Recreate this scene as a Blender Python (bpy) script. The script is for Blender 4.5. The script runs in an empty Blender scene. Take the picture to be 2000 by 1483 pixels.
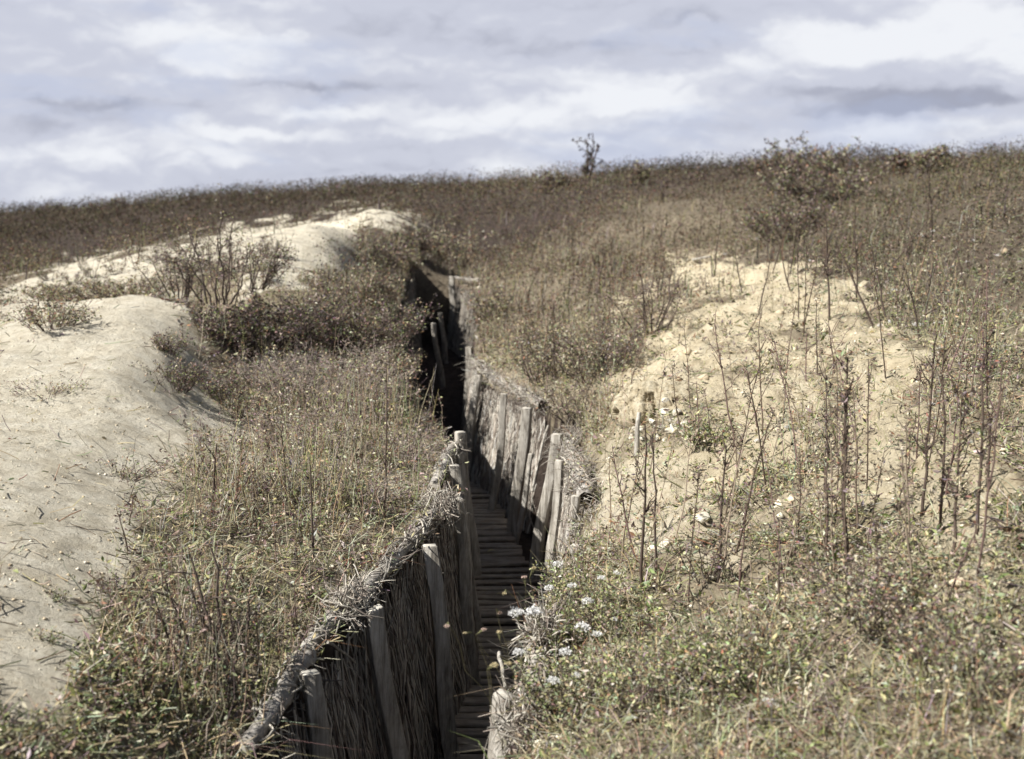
import bpy, math, random
import numpy as np
from mathutils import Vector
RNG = np.random.default_rng(7)
random.seed(7)
scene = bpy.context.scene
col = scene.collection

# ------------------------------------------------------------------ camera, sky, sun, exposure
FPX, CX, CY, EYE = 2350.0, 1000.0, 741.5, 3.1          # focal length and centre in photo pixels, eye height over trench floor
PITCH = math.atan((CY - 430.0) / FPX)
cam = bpy.data.cameras.new('camera'); camo = bpy.data.objects.new('camera', cam); col.objects.link(camo)
camo.location = (0, 0, EYE); camo.rotation_euler = (math.pi / 2 - PITCH, 0, 0)
cam.sensor_width = 36; cam.lens = 36 * FPX / 2000; cam.clip_start = 0.1; cam.clip_end = 2000
cam.dof.use_dof = True; cam.dof.focus_distance = 6.6; cam.dof.aperture_fstop = 2.3
scene.camera = camo
scene.render.resolution_x, scene.render.resolution_y = 1024, 759
scene.view_settings.view_transform = 'Standard'; scene.view_settings.look = 'None'
scene.view_settings.exposure = 0.8; scene.view_settings.gamma = 1.0

SUN_EL = math.radians(44); SUN_DIR = Vector((-0.90, -0.36, 0)).normalized() * math.cos(SUN_EL) + Vector((0, 0, math.sin(SUN_EL)))
sl = bpy.data.lights.new('sun', 'SUN'); sl.energy = 5.0; sl.angle = math.radians(0.55); sl.color = (1.0, 0.955, 0.87)
so = bpy.data.objects.new('sun', sl); col.objects.link(so); so.rotation_euler = SUN_DIR.to_track_quat('Z', 'Y').to_euler()
so.location = (-20, -8, 25)

world = bpy.data.worlds.new('World'); scene.world = world; world.use_nodes = True
def build_world():
    nt = world.node_tree; N = nt.nodes; L = nt.links; N.clear()
    out = N.new('ShaderNodeOutputWorld'); bg = N.new('ShaderNodeBackground'); L.new(bg.outputs[0], out.inputs[0])
    def M(op, a, b=None, c=None):
        n = N.new('ShaderNodeMath'); n.operation = op
        for i, v in enumerate((a, b, c)):
            if v is None: continue
            if hasattr(v, 'default_value') or hasattr(v, 'is_linked'): L.new(v, n.inputs[i])
            else: n.inputs[i].default_value = v
        return n.outputs[0]
    tc = N.new('ShaderNodeTexCoord'); sp = N.new('ShaderNodeSeparateXYZ'); L.new(tc.outputs['Generated'], sp.inputs[0])
    az = M('ARCTAN2', sp.outputs[0], sp.outputs[1]); el = M('ARCSINE', sp.outputs[2])
    def noise(sx, sy, off, det, rough, dist=0.0):
        cb = N.new('ShaderNodeCombineXYZ'); L.new(M('MULTIPLY', az, sx), cb.inputs[0]); L.new(M('MULTIPLY', el, sy), cb.inputs[1]); cb.inputs[2].default_value = off
        n = N.new('ShaderNodeTexNoise'); n.inputs['Scale'].default_value = 1; n.inputs['Detail'].default_value = det
        n.inputs['Roughness'].default_value = rough; n.inputs['Distortion'].default_value = dist
        L.new(cb.outputs[0], n.inputs['Vector']); return n.outputs[0]
    wn = M('SUBTRACT', noise(22, 36, 3.3, 6, .6), .5)
    wm = M('SUBTRACT', noise(24, 40, 7.7, 6, .6), .5)
    azd = M('MULTIPLY_ADD', wn, .05, az); eld = M('MULTIPLY_ADD', wm, .026, el)
    v = M('MULTIPLY_ADD', M('SUBTRACT', noise(6, 13, 1.1, 4, .5, .3), .5), .65, .58)
    puff = noise(9, 22, 9.4, 4, .5, .2); cl = N.new('ShaderNodeMapRange'); cl.interpolation_type = 'SMOOTHSTEP'; cl.inputs[1].default_value = .44; cl.inputs[2].default_value = .64; cl.inputs[3].default_value = -.06; cl.inputs[4].default_value = .08
    L.new(puff, cl.inputs[0]); v = M('ADD', v, cl.outputs[0])
    fine = M('SUBTRACT', noise(26, 50, 5.1, 6, .6, .3), .5)
    v = M('MULTIPLY_ADD', fine, .32, v)
    def billow(sx, sy, de, off, det):
        cb = N.new('ShaderNodeCombineXYZ'); L.new(M('MULTIPLY', azd, sx), cb.inputs[0]); L.new(M('MULTIPLY', M('ADD', eld, de), sy), cb.inputs[1]); cb.inputs[2].default_value = off
        n = N.new('ShaderNodeTexNoise'); n.inputs['Scale'].default_value = 1; n.inputs['Detail'].default_value = det; n.inputs['Roughness'].default_value = .5
        L.new(cb.outputs[0], n.inputs['Vector']); return M('ABSOLUTE', M('SUBTRACT', n.outputs[0], .5))
    for sx, sy, amp, off, det in ((6.5, 14, 1.0, 2.2, 2.5), (19, 38, .7, 6.1, 2.5)):
        b1 = billow(sx, sy, 0, off, det); b2 = billow(sx, sy, .22 / sy, off, det)
        v = M('MULTIPLY_ADD', M('SUBTRACT', b1, .07), amp * .9, v); v = M('MULTIPLY_ADD', M('SUBTRACT', b1, b2), amp * 1.1, v)
    # banks of darker and brighter cloud: azimuth, elevation, half width, half height, amount
    banks = [(.32, .138, .040, .018, .50), (.362, .150, .028, .016, .50), (.385, .128, .026, .022, .42), (.255, .132, .045, .016, .42), (.21, .148, .035, .014, .32), (.30, .113, .05, .010, -.12),
             (.245, .099, .06, .007, -.40), (.30, .089, .07, .008, -.55), (.365, .096, .05, .009, -.48), (.31, .070, .12, .010, .32), (.42, .10, .02, .05, .3),
             (-.235, .122, .050, .018, .45), (-.285, .142, .04, .014, .35), (-.175, .136, .04, .016, .25), (-.17, .104, .07, .006, -.42), (-.29, .088, .08, .007, -.50), (-.16, .087, .06, .006, .42), (-.38, .075, .05, .008, -.3),
             (-.20, .066, .09, .007, .38), (-.12, .060, .10, .005, -.28), (-.02, .080, .05, .012, .40), (.085, .100, .06, .016, .42), (.14, .092, .04, .012, .3), (-.10, .152, .10, .012, -.30), (.05, .135, .10, .012, -.25), (.12, .160, .08, .010, -.22),
             (.05, .062, .10, .008, .25), (-.33, .052, .12, .010, .3), (.17, .075, .06, .005, -.18)]
    for a, e, ra, re, amp in banks:
        da = M('DIVIDE', M('SUBTRACT', azd, a), ra); de = M('DIVIDE', M('SUBTRACT', eld, e), re)
        g = M('EXPONENT', M('MULTIPLY', M('ADD', M('MULTIPLY', da, da), M('MULTIPLY', de, de)), -1.0))
        v = M('MULTIPLY_ADD', g, amp * 1.3, v)
    v = M('MULTIPLY_ADD', v, .72, .17)
    cr = N.new('ShaderNodeValToRGB'); L.new(v, cr.inputs[0]); cr.color_ramp.interpolation = 'EASE'
    e = cr.color_ramp.elements; e[0].position = .0; e[0].color = (.38, .40, .49, 1); e[1].position = 1.0; e[1].color = (.87, .89, .935, 1)
    m = cr.color_ramp.elements.new(.5); m.color = (.60, .625, .725, 1)
    sky = N.new('ShaderNodeTexSky'); sky.sky_type = 'NISHITA'; sky.sun_disc = False; sky.sun_elevation = SUN_EL
    sky.sun_rotation = math.atan2(SUN_DIR.x, SUN_DIR.y); sky.air_density = 1.0; sky.dust_density = 1.0
    sc = N.new('ShaderNodeMix'); sc.data_type = 'RGBA'; sc.blend_type = 'MULTIPLY'; sc.inputs[0].default_value = 1
    L.new(sky.outputs[0], sc.inputs[6]); sc.inputs[7].default_value = (.38, .365, .34, 1)
    # the cloud layer is given in picture units and divided by the background strength
    gap = noise(6, 20, 13.7, 6, .6, .3); gr = N.new('ShaderNodeMapRange'); gr.interpolation_type = 'SMOOTHSTEP'; gr.inputs[1].default_value = .50; gr.inputs[2].default_value = .66; L.new(gap, gr.inputs[0])
    bl = N.new('ShaderNodeMix'); bl.data_type = 'RGBA'; L.new(M('MULTIPLY', gr.outputs[0], .3), bl.inputs[0]); L.new(cr.outputs[0], bl.inputs[6]); bl.inputs[7].default_value = (.47, .55, .76, 1)
    cs = N.new('ShaderNodeMix'); cs.data_type = 'RGBA'; cs.blend_type = 'MULTIPLY'; cs.inputs[0].default_value = 1; cs.clamp_result = False
    L.new(bl.outputs[2], cs.inputs[6]); cs.inputs[7].default_value = (7.2, 7.2, 7.2, 1)
    mx = N.new('ShaderNodeMix'); mx.data_type = 'RGBA'
    mr = N.new('ShaderNodeMapRange'); mr.inputs[1].default_value = .17; mr.inputs[2].default_value = .27; mr.inputs[3].default_value = 0; mr.inputs[4].default_value = .95
    L.new(el, mr.inputs[0]); L.new(mr.outputs[0], mx.inputs[0]); L.new(cs.outputs[2], mx.inputs[6]); L.new(sc.outputs[2], mx.inputs[7])
    L.new(mx.outputs[2], bg.inputs[0]); bg.inputs[1].default_value = 0.08
build_world()

# ------------------------------------------------------------------ helpers
def ray(px, py):
    u = (px - CX) / FPX; v = (CY - py) / FPX
    return u, math.cos(PITCH) + v * math.sin(PITCH), -math.sin(PITCH) + v * math.cos(PITCH)
def at(px, py, Y):
    a, b, c = ray(px, py); return Vector((a / b * Y, Y, EYE + c / b * Y))
def to_px(X, Y, Z):
    dz = Z - EYE; f = Y * math.cos(PITCH) - dz * math.sin(PITCH); up = Y * math.sin(PITCH) + dz * math.cos(PITCH)
    f = np.maximum(f, .05)
    return CX + FPX * X / f, CY - FPX * up / f

def hash3(ix, iy, iz, seed):
    h = (ix * 374761393 + iy * 668265263 + iz * 2147483647 + seed * 974711) & 0xFFFFFFFF
    h = ((h ^ (h >> 13)) * 1274126177) & 0xFFFFFFFF
    return ((h ^ (h >> 16)) & 0xFFFFFF) / float(0xFFFFFF)
def vnoise(x, y, seed=0):
    x = np.asarray(x, float); y = np.asarray(y, float)
    ix = np.floor(x).astype(np.int64); iy = np.floor(y).astype(np.int64)
    fx = x - ix; fy = y - iy; fx = fx * fx * fx * (fx * (fx * 6 - 15) + 10); fy = fy * fy * fy * (fy * (fy * 6 - 15) + 10)
    a = hash3(ix, iy, 0, seed); b = hash3(ix + 1, iy, 0, seed); c = hash3(ix, iy + 1, 0, seed); d = hash3(ix + 1, iy + 1, 0, seed)
    return (a * (1 - fx) + b * fx) * (1 - fy) + (c * (1 - fx) + d * fx) * fy - .5
def fbm(x, y, octv=4, seed=0, gain=.5):
    s = 0; a = 1; k = 1
    for i in range(octv):
        ca, sa = math.cos(i * 1.1), math.sin(i * 1.1)
        s = s + a * vnoise((x * ca - y * sa) * k + i * 17.3, (x * sa + y * ca) * k - i * 9.1, seed + i); a *= gain; k *= 2.03
    return s

# ------------------------------------------------------------------ the lie of the land
CP = []
def cz(px, py, Z):
    a, b, c = ray(px, py); Y = (Z - EYE) / (c / b); CP.append((a / b * Y, Y, Z))
def cd(px, py, Y):
    p = at(px, py, Y); CP.append(tuple(p))
for t in [(480,1445,1.3),(720,1150,1.32),(860,990,1.32),(880,870,1.33),(860,800,1.36),(840,720,1.40),
          (300,1440,1.38),(80,1440,1.48),(600,1100,1.38),(450,1100,1.42),(250,1100,1.54),(80,1100,1.66),(700,950,1.38),(550,900,1.46),
          (430,880,1.55),(300,850,1.68),(150,850,1.80),(80,850,1.82),(700,800,1.44),(600,720,1.56),(480,720,1.66),(405,705,1.80),(400,790,1.62),
          (312,700,1.97),(300,770,1.84),(200,700,2.02),(80,700,2.02),(372,600,2.22),(250,575,2.28),(110,606,2.18),(395,640,1.9),
          (1100,700,1.5),(1050,650,1.55),(1000,600,1.68),(1200,650,1.7),(1150,750,1.48),(1085,790,1.36),(1190,800,1.44),(1245,760,1.72),(1350,700,1.95),
          (1450,600,2.15),(1500,700,1.95),(1400,850,1.7),(1250,900,1.5),(1190,960,1.38),(1600,850,1.8),(1700,712,2.05),(1850,750,2.05),
          (1950,650,2.15),(1750,600,2.3),(1900,550,2.4),(1950,900,1.9),(1800,1000,1.8),(1500,1000,1.62),(1300,1050,1.5),(1200,1100,1.38),
          (1120,1200,1.3),(1400,1200,1.48),(1700,1200,1.68),(1950,1200,1.8),(1090,1440,1.3),(1400,1440,1.42),(1700,1440,1.55),(1950,1440,1.6)]: cz(*t)
for t in [(200,552,17),(60,532,20),(100,525,19),(250,490,19),(400,464,20),(520,463,20),(640,461,20),(560,540,16.5),(480,562,15),(620,600,14.5),
          (80,410,90),(400,392,90),(700,372,80),(100,500,32),(300,440,45),(80,440,60),(700,425,28),(800,432,28),(640,448,25),
          (900,400,42),(900,500,29),(900,450,34),(860,550,24.5),(800,560,22),(730,560,20),(940,556,23),(800,368,75),
          (1000,360,70),(1150,350,65),(1300,342,60),(1500,330,50),(1700,325,45),(1950,318,40),
          (1150,450,30),(1400,450,28),(1700,450,20),(1950,450,15),(1100,550,20),(1250,550,20),(1400,517,19),(1600,537,15),(1550,600,12)]: cd(*t)
CP += [(-3.8,15.3,2.05),(-5.4,15.3,2.05),(-6,26,2.2),(-9,26,1.9),(-4,26,2.4),(3.6,22.5,2.25),
       (-6,0,1.6),(-3,0,1.5),(-5,5,1.75),(0,0,1.4),(3,0,1.7),(7,0,2.2),(0,-3,1.4),(-8,8,2.0),(8,8,2.6),(-16,20,2.3),(15,20,3.4),
       (-55,55,3.0),(50,55,5.2),(-120,160,2.5),(0,130,3.6),(130,160,4.5),(30,110,3.6),(-40,150,3),(0,350,4),(-250,350,2),(250,350,5)]
CP = np.array(CP)
def warp(X, Y):
    r = np.log(np.maximum(Y, -3.4) + 4.0); return X / (np.maximum(Y, -3.4) + 4.0) * 1.6, .62 * r
cu, cv = warp(CP[:, 0], CP[:, 1]); n = len(CP)
def kern(du, dv):
    r2 = du * du + dv * dv; return .5 * r2 * np.log(r2 + 1e-12)
K = np.zeros((n + 3, n + 3)); K[:n, :n] = kern(cu[:, None] - cu[None], cv[:, None] - cv[None]) + np.eye(n) * 2e-4
K[:n, n] = 1; K[:n, n + 1] = cu; K[:n, n + 2] = cv; K[n, :n] = 1; K[n + 1, :n] = cu; K[n + 2, :n] = cv
# heights are fitted relative to a distance-scaled unit so near hollows stay crisp
W = np.linalg.solve(K, np.r_[CP[:, 2] / (CP[:, 1] + 8.0), 0, 0, 0])
def tps(X, Y):
    X = np.asarray(X, float); Y = np.asarray(Y, float); shp = X.shape; x = X.ravel(); y = Y.ravel(); out = np.empty_like(x)
    for i in range(0, len(x), 40000):
        u, v = warp(x[i:i+40000], y[i:i+40000])
        out[i:i+40000] = kern(u[:, None] - cu[None], v[:, None] - cv[None]) @ W[:n] + W[n] + W[n+1] * u + W[n+2] * v
    return (out * (np.maximum(y, -3.4) + 8.0)).reshape(shp)

YL = [-4, 2, 4.2, 4.7, 5.9, 7.4, 8.0, 8.35, 10.2, 11.7, 13.6, 15.7, 19.5, 24, 25, 27]
XL = [-1.9, -1.35, -.93, -.88, -.70, -.46, -.39, -.50, -.54, -.84, -1.16, -1.46, -1.80, -1.98, -2.1, -2.6]
YR = [-4, 2, 4.5, 4.7, 5.5, 6.6, 7.8, 8.5, 10.1, 10.3, 11.6, 11.8, 13.9, 15.7, 16.9, 18, 21.5, 22, 25, 27]
XR = [-.8, -.4, .02, .05, .13, .30, .48, .52, .46, .62, .62, .34, -.33, -.50, -.55, -.57, -.60, -.62, -1.22, -1.9]
def lipL(Y): return np.interp(Y, YL, XL)
def lipR(Y): return np.interp(Y, YR, XR)
def _pin(a): 
    a = [(p.y, p.z) for p in (at(*q) for q in a)]; return [q[0] for q in a], [q[1] for q in a]
_PL = _pin([(487,1452,4.18),(600,1275,4.9),(722,1148,5.75),(790,1065,6.4),(886,968,7.85),(872,895,8.9),(888,868,9.6),(870,800,11.5),(850,740,13.6)])
_PR = _pin([(1022,1395,4.45),(1052,1290,4.85),(1100,1120,6.3),(1146,974,7.85),(1118,890,9.4),(1105,855,10.2),(1062,790,11.9),(970,742,13.8),(925,706,15.5)])
def pinL(Y): return np.interp(Y, *_PL) - .06
def pinR(Y): return np.interp(Y, *_PR) - .07
def floorZ(Y): return np.interp(Y, [-10, 13, 17, 22, 27], [0, 0, .06, .5, .6])
TR_END = 25.0
def raw(X, Y):
    X = np.asarray(X, float); Y = np.asarray(Y, float)
    z = tps(X, Y)
    dx = np.maximum(np.maximum(lipL(Y) - X, X - lipR(Y)), 0); calm = np.clip(dx / .5, .25, 1)
    rgh = np.clip(.75 + .5 * (X + 1.2), .45, 2.3)
    z = z + calm * (.09 * fbm(X * .9, Y * .9, 3, 3) + .055 * fbm(X * 3.1, Y * 3.1, 3, 11) * rgh + .020 * fbm(X * 11, Y * 11, 3, 21) * rgh)
    # the lips are pinned to the height the logs lie at
    wL = np.exp(-(np.maximum(lipL(Y) - X, 0) / .30) ** 2) * (X < lipL(Y) + .3) * np.clip((Y - 3) / 1, 0, 1) * np.clip((17 - Y) / 3, 0, 1)
    wR = np.exp(-(np.maximum(X - lipR(Y), 0) / .22) ** 2) * (X > lipR(Y) - .3) * np.clip((Y - 3) / 1, 0, 1) * np.clip((17 - Y) / 3, 0, 1)
    z = z + (pinL(Y) - z) * wL; z = z + (pinR(Y) - z) * wR
    z = z + .35 * fbm(X * .12, Y * .12, 3, 31) * np.clip((Y - 16) / 40, 0, 1)
    return z
def carve(X, Y, z):
    a = lipL(Y); b = lipR(Y); wl = .16; wr = .16
    dl = (X - a) / wl; dr = (b - X) / wr
    t = np.clip(np.minimum(dl, dr) + .12 * fbm(X * 5, Y * 5, 2, 41), 0, 1); t = t * (Y < TR_END)
    fz = floorZ(Y) - .05 + .05 * fbm(X * 4, Y * 4, 3, 51)
    return z * (1 - t) + np.minimum(fz, z) * t
def H(X, Y):
    X = np.asarray(X, float); Y = np.asarray(Y, float); return carve(X, Y, raw(X, Y))
def h1(x, y): return float(H(np.array([x]), np.array([y]))[0])
_Ys = np.exp(np.linspace(math.log(2.6), math.log(140), 1600))
def hit(px, py, trench=False):
    a, b, c = ray(px, py); X = a / b * _Ys; Z = EYE + c / b * _Ys
    g = H(X, _Ys) if trench else raw(X, _Ys)
    k = int(np.argmax(Z < g))
    if k == 0 and not Z[0] < g[0]: k = len(_Ys) - 1
    return Vector((X[k], _Ys[k], g[k]))

# bare chalky soil: (px, py, rx, ry, turn, amount); the rest is overgrown
SAND = [(190,640,165,85,-4,1.6),(140,780,190,120,-8,1.6),(90,960,160,160,0,1.7),(60,1160,120,180,0,1.6),(70,1330,60,90,0,.9),(215,860,110,80,-40,.9),(290,950,110,70,-30,.35),(450,850,80,50,35,.65),(400,770,60,40,30,.3),
        (330,508,270,28,-13,1.25),(570,497,105,40,0,1.7),(130,545,90,22,-6,.7),(530,545,70,18,-18,.9),(700,432,75,20,-8,.9),(790,440,45,16,0,.5),
        (430,1100,60,25,0,.2),(770,960,60,25,0,.45),
        (1390,540,120,32,4,.9),(1580,560,110,34,4,1.1),(1440,620,120,45,-20,.85),(1330,700,100,55,-35,1.2),(1270,770,55,45,-30,1.4),(1560,680,120,45,-15,.75),(1730,740,80,60,5,1.3),(1460,790,110,70,-20,.7),
        (1290,950,115,65,-8,1.4),(1430,930,90,60,0,.65),(1250,1040,70,45,0,.6),(1730,870,70,95,0,1.4),(1850,950,100,90,0,1.25),(1900,1090,60,60,0,.8),(1800,1060,120,40,0,.6),(1380,1080,80,40,0,.5),(1200,595,60,20,-10,.7),
        (1620,940,90,60,0,.35),(1650,640,60,25,0,.6),(1500,1180,120,30,-6,.35),(1800,1390,130,45,-10,.45),(1500,1440,150,30,0,.4),(1930,1230,40,70,0,.5),(1560,800,330,230,0,.33),(1750,1120,200,120,0,.25),(1350,1250,150,60,0,.2),(560,1050,150,60,0,.2)]
def sandmask(X, Y, Z=None):
    Z = H(X, Y) if Z is None else Z
    px, py = to_px(X, Y, Z); m = np.zeros(np.shape(X))
    px = px + 70 * fbm(X * 1.5, Y * 1.5, 3, 61); py = py + 40 * fbm(X * 1.5 + 9, Y * 1.5, 3, 62)
    for x, y, rx, ry, a, s in SAND:
        a = math.radians(a); ca, sa = math.cos(a), math.sin(a); dx = px - x; dy = py - y
        u = (dx * ca + dy * sa) / rx; v = (-dx * sa + dy * ca) / ry; m = m + s * np.exp(-(u * u + v * v) ** 1.5 * .7)
    m = m * np.where(X > .3, .80, 1)
    m = m + (.35 + .75 * (X > -.5) * np.clip(m * 2.5, 0, 1)) * fbm(X * 2.4, Y * 2.4, 4, 63)
    return np.clip(m, 0, 1.2)

# ------------------------------------------------------------------ materials
def mat(name, rough=.85):
    m = bpy.data.materials.new(name); m.use_nodes = True; nt = m.node_tree; nt.nodes.clear()
    o = nt.nodes.new('ShaderNodeOutputMaterial'); p = nt.nodes.new('ShaderNodeBsdfPrincipled'); nt.links.new(p.outputs[0], o.inputs[0])
    p.inputs['Roughness'].default_value = rough; p.inputs['Specular IOR Level'].default_value = .25
    return m, nt, p, o
def nz(nt, vec, scale, det=5, rough=.6, dist=0):
    t = nt.nodes.new('ShaderNodeTexNoise'); t.inputs['Scale'].default_value = scale; t.inputs['Detail'].default_value = det
    t.inputs['Roughness'].default_value = rough; t.inputs['Distortion'].default_value = dist
    if vec is not None: nt.links.new(vec, t.inputs['Vector'])
    return t.outputs[0]
def ramp(nt, fac, stops):
    r = nt.nodes.new('ShaderNodeValToRGB'); nt.links.new(fac, r.inputs[0]); e = r.color_ramp.elements
    e[0].position, e[0].color = stops[0][0], (*stops[0][1], 1); e[1].position, e[1].color = stops[-1][0], (*stops[-1][1], 1)
    for p, c in stops[1:-1]: k = e.new(p); k.color = (*c, 1)
    return r.outputs[0]
def mix(nt, fac, a, b, mode='MIX'):
    m = nt.nodes.new('ShaderNodeMix'); m.data_type = 'RGBA'; m.blend_type = mode
    for i, v in ((0, fac), (6, a), (7, b)):
        if isinstance(v, (int, float)): m.inputs[i].default_value = v
        elif isinstance(v, tuple): m.inputs[i].default_value = (*v, 1)
        else: nt.links.new(v, m.inputs[i])
    return m.outputs[2]
def bump(nt, p, h, strength, dist):
    b = nt.nodes.new('ShaderNodeBump'); b.inputs['Strength'].default_value = strength; b.inputs['Distance'].default_value = dist
    nt.links.new(h, b.inputs['Height']); nt.links.new(b.outputs[0], p.inputs['Normal'])
def objco(nt, scale=(1, 1, 1)):
    tc = nt.nodes.new('ShaderNodeTexCoord'); mp = nt.nodes.new('ShaderNodeMapping'); mp.inputs['Scale'].default_value = scale
    nt.links.new(tc.outputs['Object'], mp.inputs[0]); return mp.outputs[0]

m_ground, nt, p, o = mat('ground_soil', .95)
v = objco(nt); at_ = nt.nodes.new('ShaderNodeAttribute'); at_.attribute_name = 'sand'
mud = ramp(nt, nz(nt, v, 9, 8, .7), [(.3, (.15, .12, .085)), (.5, (.33, .28, .20)), (.7, (.52, .46, .34))])
snd = ramp(nt, nz(nt, v, 5, 10, .75), [(.28, (.42, .37, .285)), (.45, (.65, .60, .49)), (.7, (.78, .745, .65))])
spk = ramp(nt, nz(nt, v, 34, 6, .85), [(.34, (.42, .37, .3)), (.47, (1, 1, 1)), (1, (1, 1, 1))])
snd = mix(nt, .8, snd, spk, 'MULTIPLY')
snd = mix(nt, .45, snd, ramp(nt, nz(nt, objco(nt, (1, 1.8, 1)), 2.3, 6, .65, .6), [(.34, (.58, .53, .46)), (.5, (1, 1, 1)), (1, (1, 1, 1))]), 'MULTIPLY')
ad = nt.nodes.new('ShaderNodeMath'); ad.operation = 'MULTIPLY_ADD'; nt.links.new(nz(nt, v, 13, 8, .75), ad.inputs[0]); ad.inputs[1].default_value = 1.1
sx = nt.nodes.new('ShaderNodeSeparateXYZ'); nt.links.new(objco(nt), sx.inputs[0]); rx = nt.nodes.new('ShaderNodeMapRange'); rx.inputs[1].default_value = 0; rx.inputs[2].default_value = 1.2; nt.links.new(sx.outputs[0], rx.inputs[0])
snd = mix(nt, rx.outputs[0], snd, mix(nt, 1.0, snd, (.90, .85, .75), 'MULTIPLY'))
sb = nt.nodes.new('ShaderNodeMath'); sb.operation = 'SUBTRACT'; nt.links.new(at_.outputs['Fac'], sb.inputs[0]); sb.inputs[1].default_value = .5
nt.links.new(sb.outputs[0], ad.inputs[2])
at3 = nt.nodes.new('ShaderNodeAttribute'); at3.attribute_name = 'dark_soil'
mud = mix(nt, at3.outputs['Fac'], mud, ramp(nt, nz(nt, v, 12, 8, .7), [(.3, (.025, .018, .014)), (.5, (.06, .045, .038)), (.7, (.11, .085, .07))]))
fr = nt.nodes.new('ShaderNodeMapRange'); fr.inputs[1].default_value = .3; fr.inputs[2].default_value = .65; nt.links.new(ad.outputs[0], fr.inputs[0])
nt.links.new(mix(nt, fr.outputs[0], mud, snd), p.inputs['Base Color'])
bump(nt, p, nz(nt, v, 16, 12, .78), 1.0, .055)

m_leaf, nt, p, o = mat('foliage', .75)
ca = nt.nodes.new('ShaderNodeVertexColor'); ca.layer_name = 'col'
nt.links.new(ca.outputs[0], p.inputs['Base Color'])
tr = nt.nodes.new('ShaderNodeBsdfTranslucent'); nt.links.new(ca.outputs[0], tr.inputs[0]); ms = nt.nodes.new('ShaderNodeMixShader'); ms.inputs[0].default_value = .22
nt.links.new(p.outputs[0], ms.inputs[1]); nt.links.new(tr.outputs[0], ms.inputs[2]); nt.links.new(ms.outputs[0], o.inputs[0])
m_stem, nt, p, o = mat('stems', .85)
ca = nt.nodes.new('ShaderNodeVertexColor'); ca.layer_name = 'col'; nt.links.new(ca.outputs[0], p.inputs['Base Color'])

def wood(name, dark, mid, light, stretch=(28, 28, 2.2)):
    m, nt, p, o = mat(name, .9); v = objco(nt, stretch)
    c = ramp(nt, nz(nt, v, 1, 8, .7, .6), [(.3, dark), (.5, mid), (.68, light)])
    c = mix(nt, .5, c, ramp(nt, nz(nt, objco(nt), 11, 5, .7), [(.35, (.55, .52, .45)), (.6, (1, 1, 1))]), 'MULTIPLY')
    nt.links.new(c, p.inputs['Base Color']); bump(nt, p, nz(nt, v, 1.6, 8, .7), 1.0, .016); return m
m_post = wood('weathered_timber', (.10, .088, .075), (.42, .395, .36), (.66, .64, .60))
m_endgrain, nt, p, o = mat('cut_timber_end', .9)
nt.links.new(ramp(nt, nz(nt, objco(nt), 40, 4, .6), [(.3, (.36, .33, .28)), (.7, (.62, .6, .55))]), p.inputs['Base Color'])
m_slat = wood('walkway_timber', (.20, .17, .145), (.36, .315, .27), (.50, .45, .39), (3, 26, 26))
m_bark = wood('grey_bark', (.17, .15, .13), (.36, .34, .32), (.55, .53, .50), (14, 5, 14))
m_hollow, nt, p, o = mat('shaded_log_end', .95); nt.links.new(ramp(nt, nz(nt, objco(nt), 30, 4, .6), [(.3, (.02, .016, .012)), (.7, (.09, .07, .05))]), p.inputs['Base Color'])  # dark colour stands in for shadow on the hollowed log ends
m_stone, nt, p, o = mat('chalk_stone', .9)
nt.links.new(ramp(nt, nz(nt, objco(nt), 14, 8, .7), [(.3, (.30, .26, .20)), (.45, (.56, .52, .43)), (.7, (.74, .72, .66))]), p.inputs['Base Color'])
bump(nt, p, nz(nt, objco(nt), 22, 8, .7), .7, .02)

m_crust, nt, p, o = mat('earthy_chalk', .95)
nt.links.new(ramp(nt, nz(nt, objco(nt), 16, 10, .75), [(.34, (.22, .17, .11)), (.48, (.52, .45, .32)), (.7, (.72, .67, .54))]), p.inputs['Base Color'])
bump(nt, p, nz(nt, objco(nt), 18, 10, .8), 1.0, .04)
# ------------------------------------------------------------------ mesh building
class MB:
    def __init__(s): s.v = []; s.t = []; s.c = []; s.k = 0
    def add(s, v, t, c):
        v = np.asarray(v, float).reshape(-1, 3); t = np.asarray(t, np.int64).reshape(-1, 3); c = np.asarray(c, float)
        if c.ndim == 1: c = np.broadcast_to(c, (len(v), 3))
        s.v.append(v); s.t.append(t + s.k); s.c.append(c); s.k += len(v)
    def build(s, name, m, parent=None, origin=None, smooth=False):
        v = np.concatenate(s.v); t = np.concatenate(s.t); c = np.concatenate(s.c)
        if origin is not None: v = v - np.array(origin)
        me = bpy.data.meshes.new(name); me.vertices.add(len(v)); me.vertices.foreach_set('co', v.astype(np.float32).ravel())
        me.loops.add(len(t) * 3); me.loops.foreach_set('vertex_index', t.astype(np.int32).ravel())
        me.polygons.add(len(t)); me.polygons.foreach_set('loop_start', np.arange(0, len(t) * 3, 3, dtype=np.int32))
        try: me.polygons.foreach_set('loop_total', np.full(len(t), 3, dtype=np.int32))
        except Exception: pass
        if smooth: me.polygons.foreach_set('use_smooth', np.ones(len(t), bool))
        a = me.color_attributes.new('col', 'FLOAT_COLOR', 'POINT'); a.data.foreach_set('color', np.c_[c, np.ones(len(c))].astype(np.float32).ravel())
        me.update(); me.validate(); me.materials.append(m)
        ob = bpy.data.objects.new(name, me); col.objects.link(ob)
        if parent is not None: ob.parent = parent
        elif origin is not None: ob.location = origin
        return ob

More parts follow.
